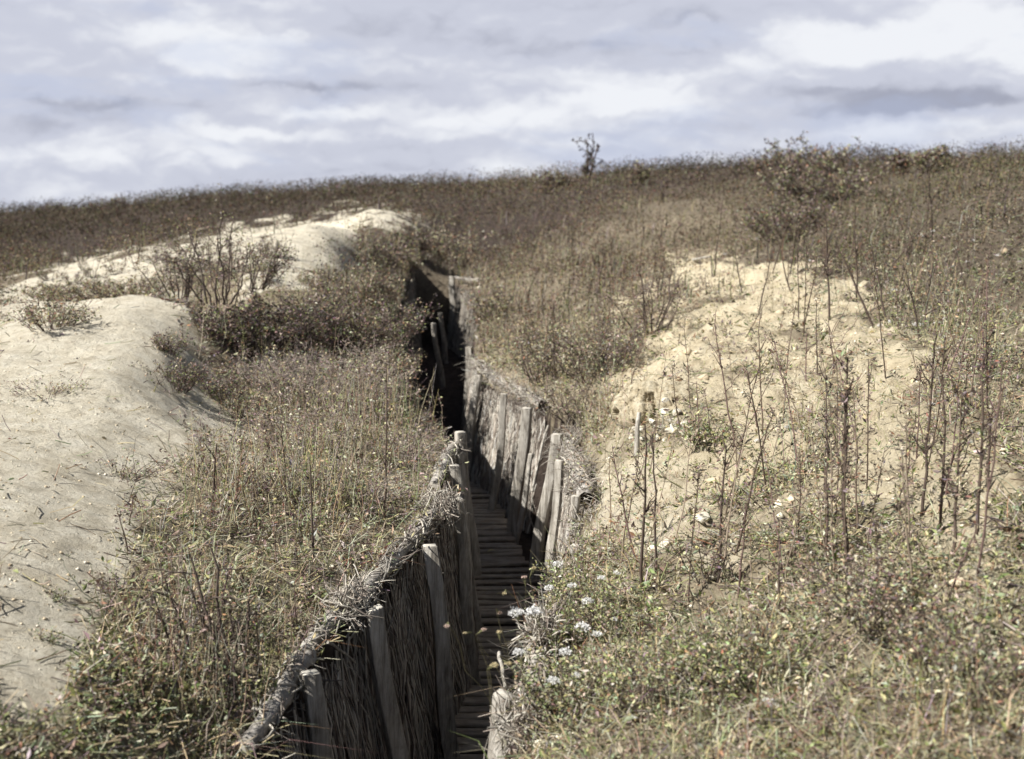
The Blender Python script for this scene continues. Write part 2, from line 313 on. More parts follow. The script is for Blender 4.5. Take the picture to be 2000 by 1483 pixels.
def tag(o, label=None, cat=None, group=None, kind=None):
    for k, v in (('label', label), ('category', cat), ('group', group), ('kind', kind)):
        if v: o[k] = v
    return o
def empty(name, loc, label, cat, group=None):
    o = bpy.data.objects.new(name, None); col.objects.link(o); o.location = loc; o.empty_display_size = .1
    return tag(o, label, cat, group)

PAL = np.array([(.24,.175,.15),(.17,.205,.075),(.48,.415,.27),(.31,.335,.22),(.065,.052,.045),(.30,.17,.11),(.54,.50,.40),(.23,.18,.19),(.37,.37,.18)])
def colours(N, w, jit=.2):
    w = np.array(w, float); w /= w.sum(); i = RNG.choice(len(PAL), N, p=w); c = PAL[i] * (1 + jit * RNG.standard_normal((N, 1)))
    return np.clip(c * (1 + .07 * RNG.standard_normal((N, 3))), .015, .75)
def unit(v): return v / np.maximum(np.linalg.norm(v, axis=-1, keepdims=True), 1e-9)
def add_leaves(mb, P, size, C, ratio=.42, upw=.3, droop=None):
    N = len(P); d = RNG.standard_normal((N, 3)); d[:, 2] = d[:, 2] * .6 + upw; d = unit(d) if droop is None else unit(d + droop)
    s = unit(np.cross(d, RNG.standard_normal((N, 3)))); nn = np.cross(d, s); L = np.reshape(size, (-1, 1)) * np.ones((N, 1))
    mid = P + d * L * .5 + nn * L * .10
    V = np.stack([P, mid + s * L * ratio * .5, P + d * L - nn * L * .08, mid - s * L * ratio * .5], 1).reshape(-1, 3)
    b = np.arange(N)[:, None] * 4; T = np.concatenate([b + [0, 1, 2], b + [0, 2, 3]], 0)
    mb.add(V, T, np.repeat(C, 4, 0))
def add_blades(mb, P, h, w, C, lean=.5, wind=(.1, 0, 0)):
    P = np.asarray(P)
    N = len(P); a = RNG.uniform(0, 2 * np.pi, N); d = np.stack([np.cos(a), np.sin(a), np.zeros(N)], 1); ln = lean * RNG.uniform(.1, 1.2, (N, 1))
    s = np.stack([-np.sin(a + RNG.normal(0, .6, N)), np.cos(a), np.zeros(N)], 1); h = np.reshape(h, (-1, 1)) * np.ones((N, 1)); w = np.reshape(w, (-1, 1)) * np.ones((N, 1))
    up = np.array([0, 0, 1.]); wd = np.array(wind)
    m = P + up * h * (.55 - .1 * ln) + d * h * ln * .35; tp = P + up * h * np.maximum(1 - .55 * ln, .1) + d * h * ln + wd * h
    V = np.stack([P - s * w * .5, P + s * w * .5, m - s * w * .4, m + s * w * .4, tp], 1).reshape(-1, 3)
    b = np.arange(N)[:, None] * 5; T = np.concatenate([b + [0, 1, 3], b + [0, 3, 2], b + [2, 3, 4]], 0)
    mb.add(V, T, np.repeat(C, 5, 0))
def add_tubes(mb, P, R, C, sides=4, cap=False):
    """P (N,K,3) centre lines, R (N,K) radii"""
    P = np.asarray(P, float); N, K_, _ = P.shape; R = np.broadcast_to(R, (N, K_))
    T = np.gradient(P, axis=1); T = unit(T); ref = np.where(np.abs(T[..., 2:3]) > .8, np.array([1., 0, 0]), np.array([0, 0, 1.]))
    A = unit(np.cross(T, ref)); B = np.cross(T, A); an = np.arange(sides) * 2 * np.pi / sides
    V = P[:, :, None] + R[:, :, None, None] * (A[:, :, None] * np.cos(an)[:, None] + B[:, :, None] * np.sin(an)[:, None])
    idx = np.arange(N * K_ * sides).reshape(N, K_, sides); a = idx[:, :-1]; b = idx[:, 1:]; a2 = np.roll(a, -1, 2); b2 = np.roll(b, -1, 2)
    F = np.concatenate([np.stack([a, a2, b2], -1).reshape(-1, 3), np.stack([a, b2, b], -1).reshape(-1, 3)])
    C = np.asarray(C, float); C = np.repeat(C, K_ * sides, 0) if C.ndim == 2 else C
    mb.add(V, F, C)
    if cap:
        for e in (0, -1):
            c0 = P[:, e]; V2 = np.concatenate([c0[:, None], V[:, e]], 1); ii = np.arange(sides)
            f = np.stack([np.zeros(sides, int), ii + 1, (ii + 1) % sides + 1], 1); bb = np.arange(N)[:, None, None] * (sides + 1)
            mb.add(V2, (f[None] + bb), C if np.ndim(C) == 1 else C[0])
def wander(p0, p1, K_=5, amp=.05, n=1):
    """curved lines between arrays of points"""
    p0 = np.atleast_2d(p0); p1 = np.atleast_2d(p1); N = len(p0); t = np.linspace(0, 1, K_)[None, :, None]
    L = np.linalg.norm(p1 - p0, axis=1)[:, None, None]; o = np.cumsum(RNG.standard_normal((N, K_, 3)), 1) * amp * L / math.sqrt(K_)
    o = o - o[:, :1]; return p0[:, None] * (1 - t) + p1[:, None] * t + o

# ------------------------------------------------------------------ ground sheet
def build_ground():
    s = np.concatenate([np.linspace(math.log(.6), math.log(5.5), 60, endpoint=False), np.linspace(math.log(5.5), math.log(34), 700, endpoint=False), np.linspace(math.log(34), math.log(500), 150)])
    Yr = np.exp(s) - 4
    u = np.concatenate([np.linspace(-1.6, -.42, 60, endpoint=False), np.linspace(-.42, .42, 560, endpoint=False), np.linspace(.42, 1.6, 61)])
    Yg, ug = np.meshgrid(Yr, u, indexing='ij'); Xg = ug * (Yg + 4)
    Z = H(Xg, Yg); S = sandmask(Xg, Yg, Z)
    inside = (Xg > lipL(Yg) + .0) & (Xg < lipR(Yg) - .0) & (Yg < TR_END); S = np.where(inside, 0, S)
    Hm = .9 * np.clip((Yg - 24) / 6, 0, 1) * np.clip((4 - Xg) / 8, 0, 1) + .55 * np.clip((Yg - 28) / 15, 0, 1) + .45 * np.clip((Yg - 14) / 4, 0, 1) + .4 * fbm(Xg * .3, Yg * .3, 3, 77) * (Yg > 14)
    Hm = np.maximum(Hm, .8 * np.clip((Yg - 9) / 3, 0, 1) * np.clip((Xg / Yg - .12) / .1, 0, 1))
    Hm = np.where((Xg > lipL(Yg) - .03) & (Xg < lipR(Yg) + .03) & (Yg < TR_END), 1, np.clip(Hm, 0, 1))  # trench walls, floor and recess all take the darkest soil colour
    nr, nc = Z.shape; idx = np.arange(nr * nc).reshape(nr, nc); a = idx[:-1, :-1]; b = idx[:-1, 1:]; c = idx[1:, 1:]; d = idx[1:, :-1]
    Q = np.stack([a, b, c, d], -1).reshape(-1, 4)
    me = bpy.data.meshes.new('ground'); me.vertices.add(nr * nc); me.vertices.foreach_set('co', np.stack([Xg, Yg, Z], -1).astype(np.float32).ravel())
    me.loops.add(Q.size); me.loops.foreach_set('vertex_index', Q.astype(np.int32).ravel()); me.polygons.add(len(Q))
    me.polygons.foreach_set('loop_start', np.arange(0, Q.size, 4, dtype=np.int32)); me.polygons.foreach_set('use_smooth', np.ones(len(Q), bool))
    at2 = me.attributes.new('sand', 'FLOAT', 'POINT'); at2.data.foreach_set('value', S.astype(np.float32).ravel())
    at4 = me.attributes.new('dark_soil', 'FLOAT', 'POINT'); at4.data.foreach_set('value', Hm.astype(np.float32).ravel())
    me.update(); me.validate(); me.materials.append(m_ground); ob = bpy.data.objects.new('ground', me); col.objects.link(ob); ob['kind'] = 'structure'
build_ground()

# ------------------------------------------------------------------ posts
def make_post(top, base, w=.085, d=.065, rot=.4, tilt=0, label='', group=None, chip=.02):
    t = np.array(top, float); b = np.array(base, float); K_ = 12; n_ = 16
    # rounded rectangle section
    an = (np.linspace(0, 2 * np.pi, n_, endpoint=False) + np.pi / 16)
    cs = np.sign(np.cos(an)) * np.abs(np.cos(an)) ** .16; sn = np.sign(np.sin(an)) * np.abs(np.sin(an)) ** .16
    ca, sa = math.cos(rot), math.sin(rot); V = []; bend = RNG.normal(0, .010, 2); L = np.linalg.norm(t - b)
    prof = 1 + .05 * RNG.standard_normal(n_)
    for k in range(K_ + 2):
        f = min(k / (K_ - 1), 1); sc = 1.08 - .16 * f
        if k == K_: sc *= .95; f = 1 + .006 / L * 1
        if k == K_ + 1: sc *= .90; f = 1 + .009 / L
        c = b + (t - b) * f; o = np.array([bend[0], bend[1], 0]) * math.sin(f * 3.0 + 1) * 2 + np.array([.012, 0, 0]) * math.sin(f * 7 + bend[0] * 300)
        x = cs * w * .5 * sc * prof + RNG.normal(0, .0015, n_); y = sn * d * .5 * sc * prof
        zz = (x * tilt) * (1 if k >= K_ - 1 else 0)
        V.append(np.stack([c[0] + o[0] + x * ca - y * sa, c[1] + o[1] + x * sa + y * ca, c[2] + zz], 1))
    nl = len(V); V = np.array(V); V2 = V.reshape(-1, 3); idx = np.arange(nl * n_).reshape(nl, n_); a = idx[:-1]; bb = idx[1:]; a2 = np.roll(a, -1, 1); b2 = np.roll(bb, -1, 1)
    F = np.concatenate([np.stack([a, a2, b2], -1).reshape(-1, 3), np.stack([a, b2, bb], -1).reshape(-1, 3)])
    cc = V[-1].mean(0) + [0, 0, .002]; V2 = np.vstack([V2, cc]); ii = np.arange(n_)
    F = np.vstack([F, np.stack([idx[-1][ii], idx[-1][(ii + 1) % n_], np.full(n_, len(V2) - 1)], 1)])
    mb = MB(); mb.add(V2, F, (.4, .4, .4)); o = mb.build('timber_post', m_post, origin=tuple(b))
    o.data.materials.append(m_endgrain); nf = n_ * 3
    mi = np.zeros(len(o.data.polygons), np.int32); mi[-n_:] = 1; o.data.polygons.foreach_set('material_index', mi)
    return tag(o, label, 'post', group)
# top pixel, distance, width, lean at the foot (metres towards the middle of the trench), label
PG_L = 'posts along the left side of the trench'; PG_R = 'posts along the right side of the trench'
posts = [
 (603,1318,4.80,.082,.16,.5,'thick grey post with sunlit flat top beside the lowest log, bottom left',PG_L,-.0),
 (730,1190,5.62,.085,.17,.45,'grey post with slanting sunlit top under the middle of the long lip log',PG_L,.35),
 (836,1070,6.62,.085,.16,.35,'tall shaded grey post against the brushwood, next up the trench from the slant topped one',PG_L,.0),
 (887,976,7.72,.080,.16,.3,'post with small white top where the two left logs meet',PG_L,0),
 (888,912,8.80,.080,.15,.3,'short dark post with pale square top beside the second left log',PG_L,0),
 (897,846,10.15,.085,.13,.3,'farthest post with a pale top on the left lip, before the trench darkens',PG_L,0),
 (982,1362,4.52,.085,.05,.5,'stout pale post with chipped bright top at the bottom right of the trench',PG_R,-.2),
 (1112,1066,6.70,.080,.04,.4,'short grey stump of a post among dry brush on the right lip',PG_R,0),
 (1124,972,7.75,.055,.06,.4,'slim pale post directly below the hollow log end',PG_R,0),
 (1095,902,8.85,.062,.15,.35,'long thin white sunlit post right of the tallest post',PG_R,0),
 (1083,850,10.0,.090,.15,.35,'tallest pale post with sunlit left edge on the right wall',PG_R,0),
 (1031,797,11.5,.100,.18,.35,'broad grey post in front of the broken log end, right wall',PG_R,0),
 (1037,888,11.35,.045,.13,.35,'low thin stake just right of the broad grey post',PG_R,0),
 (990,770,12.5,.070,.20,.35,'slender sunlit post halfway along the bright brushwood hurdle',PG_R,0),
 (933,735,14.0,.085,.16,.35,'pale post left of the bright hurdle, half in shadow',PG_R,0),
 (919,679,16.6,.090,.10,.35,'square topped pale post at the far end of the bright hurdle',PG_R,0),
 (1075,764,12.6,.085,.02,.2,'brown square post standing behind the broken log end',PG_R,0),
 (885,541,24.6,.115,.05,.3,'isolated pale post where the trench bends out of sight',PG_R,0),
 (933,636,18.2,.060,.03,.3,'small pale peg in the weeds above the far end of the bright hurdle',PG_R,0),
 (846,632,20.2,.080,.14,.2,'dim far post on the shaded left wall, nearer one',PG_L,0),
 (860,612,22.2,.080,.10,.2,'dim far post on the shaded left wall, farther one',PG_L,0),
]
for px, py, Y, w, lean, rot, lab, g, tl in posts:
    t = at(px, py, Y * (.972 if g == PG_L and Y < 12 else .985))
    if 'stump' in lab: fz = t.z - .35
    elif 'directly below' in lab: fz = t.z - .55
    elif 'peg' in lab or 'behind the broken' in lab: fz = t.z - .5
    else: fz = float(floorZ(Y)) - .08
    sgn = 1 if g == PG_L else -1
    make_post(t, (t.x + sgn * lean, Y - (.05 if g == PG_L else .1), fz), w, w * .8, rot * (-1 if g == PG_R else 1) + RNG.normal(0, .08), tl, lab, g)

# ------------------------------------------------------------------ logs along the lips, wound with brushwood
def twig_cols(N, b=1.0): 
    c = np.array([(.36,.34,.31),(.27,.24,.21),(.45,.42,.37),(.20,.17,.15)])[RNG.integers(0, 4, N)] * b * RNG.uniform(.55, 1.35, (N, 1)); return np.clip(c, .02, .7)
def make_log(pts, r, label, nwind=60, ntuft=80, tuft=.14, hollow=False, r_end=None):
    P0 = np.array([tuple(p) for p in pts]) - [0, 0, .012]; K_ = 28; tt = np.linspace(0, 1, len(P0)); t = np.linspace(0, 1, K_)
    P = np.stack([np.interp(t, tt, P0[:, i]) for i in range(3)], 1); P += np.stack([.02 * vnoise(t * 7, t * 0 + i * 9, 5) for i in range(3)], 1)
    R = r * (1 + .22 * vnoise(t * 11, t * 0, int(r * 1e4) % 97)); root = empty('lip_log', tuple(P[0]), label, 'log', 'logs laid along the trench lips')
    mb = MB(); sides = 14; add_tubes(mb, P[None], R[None], (.3, .3, .3), sides)
    V = mb.v[0]; V += .008 * RNG.standard_normal(V.shape) * .4
    b = mb.build('trunk', m_bark, root, origin=tuple(P[0]), smooth=True)
    for k, sg in ((0, -1), (-1, 1)):
        e = MB(); an = np.linspace(0, 2 * np.pi, 14, endpoint=False); T = unit(P[1] - P[0]) if k == 0 else unit(P[-1] - P[-2]); A = unit(np.cross(T, [0, 0, 1])); B = np.cross(T, A)
        ring = P[k] + T * sg * (-.002) + (R[k] * 1.0) * (np.cos(an)[:, None] * A + np.sin(an)[:, None] * B) * .97
        inner = P[k] + T * sg * (-.05 if hollow else .004) + (R[k] * .6) * (np.cos(an)[:, None] * A + np.sin(an)[:, None] * B)
        cc = P[k] + T * sg * (-.09 if hollow else .005); V = np.vstack([ring + T * sg * .003, inner, cc]); i = np.arange(14); j = (i + 1) % 14
        e.add(V, np.vstack([np.stack([i, j, j + 14], 1), np.stack([i, j + 14, i + 14], 1), np.stack([i + 14, j + 14, np.full(14, 28)], 1)]), (.2, .2, .2))
        e.build('cut_end', m_hollow if hollow else m_endgrain, root, origin=tuple(P[0]))
    # twisted twigs along and around the log
    w = MB(); N = nwind; t0 = RNG.uniform(0, .93, N); dt = RNG.uniform(.04, .22, N); k5 = np.linspace(0, 1, 7)
    tt2 = np.clip(t0[:, None] + dt[:, None] * k5, 0, 1); ph = RNG.uniform(0, 6.3, N)[:, None] + RNG.normal(0, 2.2, N)[:, None] * k5
    C = np.stack([np.interp(tt2, t, P[:, i]) for i in range(3)], -1); T = unit(P[-1] - P[0]); A = unit(np.cross(T, [0, 0, 1])); B = np.cross(T, A)
    rr = (np.interp(tt2, t, R) + .006 + RNG.uniform(0, .035, N)[:, None] * np.sin(k5 * 3.1) + RNG.normal(0, .004, tt2.shape))[..., None]
    add_tubes(w, C + rr * (np.cos(ph)[..., None] * A + np.sin(ph)[..., None] * B), RNG.uniform(.002, .006, N)[:, None], twig_cols(N), 4)
    f = w; N = ntuft; t0 = RNG.uniform(0, 1, N); c0 = np.stack([np.interp(t0, t, P[:, i]) for i in range(3)], -1) + RNG.normal(0, r * .7, (N, 3))
    d = unit(RNG.standard_normal((N, 3)) * [1, 1, .7] + [0, 0, -.1]); L = RNG.uniform(.3, 1.3, (N, 1)) * tuft
    add_tubes(f, wander(c0, c0 + d * L, 4, .12), np.stack([RNG.uniform(.0015, .004, N)] * 4, 1) * [1, .8, .6, .3], twig_cols(N, 1.1), 3)
    add_leaves(f, c0 + RNG.normal(0, .03, (N, 3)), RNG.uniform(.02, .05, N), colours(N, [1,.5,3,1,.5,1,3,.5,1]), .3)
    f.build('wound_brushwood', m_stem, root, origin=tuple(P[0])); return root
make_log([at(487,1452,4.18), at(560,1335,4.62), at(600,1275,4.9)], .036, 'lowest grey log on the left lip, its end at the bottom edge', 26, 60, .10)
make_log([at(578,1290,4.85), at(650,1200,5.35), at(722,1148,5.75)], .030, 'middle grey log on the left lip, starting by the flat topped post', 30, 60, .10)
make_log([at(690,1178,5.6), at(790,1065,6.4), at(850,1000,7.2), at(886,968,7.85)], .034, 'long twisted log buried in dry twigs, ending at the white topped post', 110, 260, .10)
make_log([at(848,948,8.1), at(872,895,8.9), at(888,868,9.6)], .040, 'short second log higher up the left lip beside the pale square post', 40, 90, .10)
make_log([at(1022,1395,4.45), at(1036,1345,4.62), at(1052,1290,4.85), at(1060,1240,5.1)], .040, 'log in the weeds beside the chipped bright post at bottom right', 30, 90, .10)
make_log([at(1146,974,7.85), at(1134,925,8.6), at(1118,890,9.4), at(1105,855,10.2)], .055, 'thick hollow-ended log on the right lip, above the slim pale post', 120, 620, .2, True)
make_log([at(1062,788,11.9), at(1020,765,12.7), at(970,740,13.8), at(925,704,15.5)], .044, 'broken-ended log capping the bright brushwood hurdle', 140, 900, .22, True)
make_log([at(890,541,24.6), at(935,547,23.0)], .024, 'far pale log lying behind the isolated post', 20, 40)

# ------------------------------------------------------------------ brushwood hurdles lining the walls
def make_hurdle(side, Y0, Y1, label, dens=95, bright=.7, top=-.03, rail=False, off=.015, hfun=None, zlow=None):  # bright: sun and shade painted into the twig colour, hurdle by hurdle
    L = Y1 - Y0; N = int(L * dens); lip = lipL if side < 0 else lipR; s = 1 if side < 0 else -1
    root = empty('brushwood_hurdle', (float(lip((Y0+Y1)/2)), (Y0+Y1)/2, float(floorZ((Y0+Y1)/2))), label, 'hurdle', 'brushwood hurdles lining the trench'); org = tuple(root.location)
    def layer(N, depth, tilt, rad, K_=7):
        y = RNG.uniform(Y0, Y1, N); t = np.linspace(0, 1, K_); zt = raw(lip(y), y) + top + RNG.normal(.0, .015, N); zb = floorZ(y) - .03
        yy = y[:, None] + RNG.normal(0, tilt, N)[:, None] * (t - .5) + .02 * np.cumsum(RNG.standard_normal((N, K_)), 1) / 2
        x = lip(yy) + s * (off + depth + (1 - t) * .15 + .016 * np.sin(t * 19 + y[:, None] * 23)) + RNG.normal(0, .005, (N, K_))
        z = zb[:, None] + (zt - zb)[:, None] * t * RNG.uniform(.86, 1.0, N)[:, None]
        return np.stack([x, yy, z], -1), np.repeat(RNG.uniform(*rad, N)[:, None], K_, 1) * np.linspace(1.1, .6, K_)
    mb = MB()
    for depth, tilt, rad, k in ((-.02, .06, (.008, .014), 1.0), (.0, .16, (.004, .009), 1.2), (.014, .3, (.002, .006), .9)):
        P, R = layer(int(N * k), depth, tilt, rad); add_tubes(mb, P, R, twig_cols(len(P), bright), 4)
    if rail:
        for q in (.25, .55, .85):
            K_ = int(max(8, L * 9)); y = np.linspace(Y0 + .05, Y1 - .05, K_); z0 = floorZ(y); z1 = raw(lip(y), y)
            x = lip(y) + s * (off + .01 + (1 - q) * .15 + .015 * np.sin(y * 31 + q * 9)); z = z0 + (z1 - z0) * q + .02 * vnoise(y * 4, y * 0 + q * 7, 9)
            rod = MB(); add_tubes(rod, np.stack([x, y, z], -1)[None], .009, twig_cols(1, bright), 5); rod.build('woven_rod', m_stem, root, origin=org)
    # ragged ends sticking out over the lip
    N = int(L * (22 if s > 0 else 60)); y = RNG.uniform(Y0, Y1, N); x = lip(y) + s * RNG.uniform(-.06, .09, N); z = raw(lip(y), y) + top + RNG.uniform(-.16, .0, N)
    p0 = np.stack([x, y, z], 1); d = unit(RNG.standard_normal((N, 3)) + [s * .4, 0, .2]) * RNG.uniform(.04, .16, (N, 1))
    add_tubes(mb, wander(p0, p0 + d, 4, .15), RNG.uniform(.0015, .004, N)[:, None] * np.array([1, .9, .7, .4]), twig_cols(N, bright), 3)
    mb.build('brushwood', m_stem, root, origin=org)
    return root
make_hurdle(-1, 2.6, 4.75, 'brushwood hurdle in deep shade at the bottom left corner of the trench', bright=1.0)
make_hurdle(-1, 4.78, 6.6, 'dark hurdle of upright twigs between the flat topped and the slant topped posts', bright=1.0)
make_hurdle(-1, 6.63, 8.15, 'shaded hurdle behind the post where the two left logs meet', bright=1.0)
make_hurdle(-1, 8.38, 11.2, 'shaded brushwood hurdle beneath the short second log', bright=1.0)
make_hurdle(-1, 11.4, 16.5, 'unlit left hurdle past the farthest pale topped post', 60)
make_hurdle(-1, 17, 25.5, 'far dark hurdle behind the dim far posts on the left wall', 40)
make_hurdle(1, 4.0, 6.4, 'hurdle hidden below flowering weeds behind the chipped bright post', 60)
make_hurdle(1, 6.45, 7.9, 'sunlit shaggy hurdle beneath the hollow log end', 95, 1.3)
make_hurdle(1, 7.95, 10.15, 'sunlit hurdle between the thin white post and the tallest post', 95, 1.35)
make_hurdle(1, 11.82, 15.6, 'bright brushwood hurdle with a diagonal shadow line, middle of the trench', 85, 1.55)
make_hurdle(1, 15.7, 21.4, 'narrow shaded hurdle seen edge-on under the right bank', 35)
make_hurdle(1, 22.05, 25.2, 'far brushwood hurdle right of the isolated pale post', 50, 1.1)

# ------------------------------------------------------------------ slatted walkway
def make_walk(Y0, Y1, xa, xb, label):
    z = .06; root = empty('slatted_walkway', ((xa + xb) / 2, Y0, 0), label, 'duckboard', 'slatted walkways on the trench floor'); org = tuple(root.location)
    mb = MB(); y = Y0 + .05; k = 0; ang = math.atan2(xb - xa, Y1 - Y0)
    while y < Y1 - .04:
        f = (y - Y0) / (Y1 - Y0); cx_ = xa + (xb - xa) * f + RNG.normal(0, .012); hw = .265 + RNG.normal(0, .012); hd = .040 + RNG.normal(0, .003); zz = z + RNG.normal(0, .008); yaw = -ang * .5 + RNG.normal(0, .03); tl = RNG.normal(0, .02)
        xs = np.linspace(-hw, hw, 6); V = []
        for x in xs:
            for dy, dz in ((-hd, -.012), (-hd, .010), (-hd + .006, .014), (hd - .006, .014), (hd, .010), (hd, -.012)):
                dy += RNG.normal(0, .002); V.append((cx_ + x * math.cos(yaw) - dy * math.sin(yaw), y + x * math.sin(yaw) + dy * math.cos(yaw), zz + dz + x * tl))
        F = []
        for i in range(5):
            for j in range(6):
                a = i * 6 + j; b = i * 6 + (j + 1) % 6; F += [(a, b, b + 6), (a, b + 6, a + 6)]
        for e in (0, 30): F += [(e, e + 1, e + 2), (e, e + 2, e + 3), (e, e + 3, e + 4), (e, e + 4, e + 5)]
        mb.add(V, F, (.3, .3, .3)); y += .112 + RNG.normal(0, .006)
    mb.build('slats', m_slat, root, origin=org)
    for sx in (-.2, .2):
        b = MB(); P = np.array([[xa + sx, Y0, .025], [xb + sx, Y1, .025]]); add_tubes(b, P[None], .028, (.3, .3, .3), 4, True); b.build('bearer', m_slat, root, origin=org)
make_walk(3.0, 6.3, -.52, -.14, 'nearest stretch of slatted walkway in the black shade at the bottom')
make_walk(6.35, 9.5, -.14, -.02, 'middle stretch of dark slatted walkway between the posts')
make_walk(9.55, 12.9, -.03, -.42, 'farther stretch of slatted walkway, with fine even slats')
make_walk(12.95, 16.5, -.42, -.85, 'last stretch of slatted walkway, lost in shadow behind the bright hurdle')

# ------------------------------------------------------------------ ground cover (uncountable)
def scatter(N, Ymin, Ymax, umax=.5, cond=None):
    """points on the land, even in the eye's field: more per metre close by"""
    y = np.exp(RNG.uniform(math.log(Ymin), math.log(Ymax), N)); x = RNG.uniform(-umax, umax, N) * (y + .8)
    return x, y
def cover(N, Ymin, Ymax, p_fun, umax=.62):
    N = int(N * (1.15 if Ymax < 40 else 1.0))
    x, y = scatter(N, Ymin, Ymax, umax); z = H(x, y); S = sandmask(x, y, z)
    inside = (x > lipL(y) - .01) & (x < lipR(y) + .01) & (y < TR_END)
    keep = (RNG.uniform(0, 1, N) < p_fun(x, y, z, S)) & ~inside; return x[keep], y[keep], z[keep], S[keep]
def patch(x, y, s, seed): return np.clip(.5 + 1.6 * fbm(x * s, y * s, 3, seed), 0, 1)
def mixcol(x, y, wa, wb, f):
    N = len(x); A = colours(N, wa); B = colours(N, wb); k = RNG.uniform(0, 1, N) < f; return np.where(k[:, None], A, B)
W_GREEN = [.5, 2.0, 1.8, 3, .8, .4, 2.0, .6, 2.5]; W_BROWN = [2.6, .8, 2.8, 1.8, 1.4, 1.2, 2.4, 1.8, 1]; W_DRY = [1, .4, 4, 1, .3, .6, 3.4, .5, 1]
def greenness(x, y):
    g = patch(x, y, .7, 71) - .35 * (x < -.3) * (y > 6.5) + .25 * (x > 1) * (y < 8) + .3 * (x > .3) * (y < 5.5) + .2 * ((y < 7.5)) - .55 * (y > 14) - .2 * (x < -3); return np.clip(g, .05, .95)

def cover_near():
    mb = MB()
    # clumped low weeds
    x, y, z, S = cover(190000, 2.7, 17, lambda x, y, z, S: np.clip(1.05 - 1.12 * S, np.where(x > 0, .34, .012), 1) * (.12 + .88 * patch(x, y, 2.6, 81)) * (.45 + .55 * patch(x, y, .9, 85)))
    n_ = len(x); reps = 3; hgt = (.015 + .075 * patch(x, y, 1.4, 82) * (1.1 - .8 * np.clip(S, 0, 1)))
    X = np.repeat(x, reps) + RNG.normal(0, .018, n_ * reps); Y_ = np.repeat(y, reps) + RNG.normal(0, .018, n_ * reps); Z = np.repeat(z, reps) + RNG.uniform(0, 1, n_ * reps) ** 1.2 * np.repeat(hgt, reps)
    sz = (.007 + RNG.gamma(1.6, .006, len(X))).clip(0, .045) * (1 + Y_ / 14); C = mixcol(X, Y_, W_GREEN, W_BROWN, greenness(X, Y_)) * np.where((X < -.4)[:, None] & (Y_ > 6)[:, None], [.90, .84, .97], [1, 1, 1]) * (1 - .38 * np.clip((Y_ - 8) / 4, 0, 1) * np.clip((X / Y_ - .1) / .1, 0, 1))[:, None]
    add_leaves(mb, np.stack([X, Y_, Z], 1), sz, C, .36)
    o = mb.build('low_weeds', m_leaf); tag(o, 'low tangle of small green and brown weed leaves over the trench banks', 'weeds', kind='stuff')
    mb = MB()
    x, y, z, S = cover(60000, 2.7, 17, lambda x, y, z, S: np.clip(1.0 - 1.1 * S, np.where(x > 0, .36, .01), 1) * (.15 + .85 * patch(x, y, 1.2, 83)) * np.where((x < 0) & (y > 6.5), .4, 1))
    h = RNG.uniform(.04, .20, len(x)) * (.5 + patch(x, y, 2.2, 84)) * (1.1 - .6 * np.clip(S, 0, 1)); C = mixcol(x, y, W_DRY, W_BROWN, .35)
    add_blades(mb, np.stack([x, y, z - .005], 1), h, RNG.uniform(.0016, .0036, len(x)) * (1 + y / 12), C, 1.5)
    o = mb.build('dry_grass', m_leaf); tag(o, 'thin dry straw coloured grass scattered over both banks', 'grass', kind='stuff')
    # mat of fallen litter and creeping stems
    mb = MB()
    x, y, z, S = cover(40000, 2.7, 17, lambda x, y, z, S: np.clip(1.0 - .95 * S, .05, 1))
    N = len(x); p0 = np.stack([x, y, z + .015], 1); d = unit(RNG.standard_normal((N, 3)) * [1, 1, .35]) * RNG.uniform(.04, .16, (N, 1)); d[:, 2] = np.abs(d[:, 2])
    add_tubes(mb, wander(p0, p0 + d, 3, .1), RNG.uniform(.001, .0024, N)[:, None] * (1 + y[:, None] / 14), colours(N, W_DRY) * .9, 3)
    o = mb.build('dead_twig_litter', m_leaf); tag(o, 'grey dead twigs and stalk litter lying among the weeds', 'twigs', kind='stuff')
cover_near()

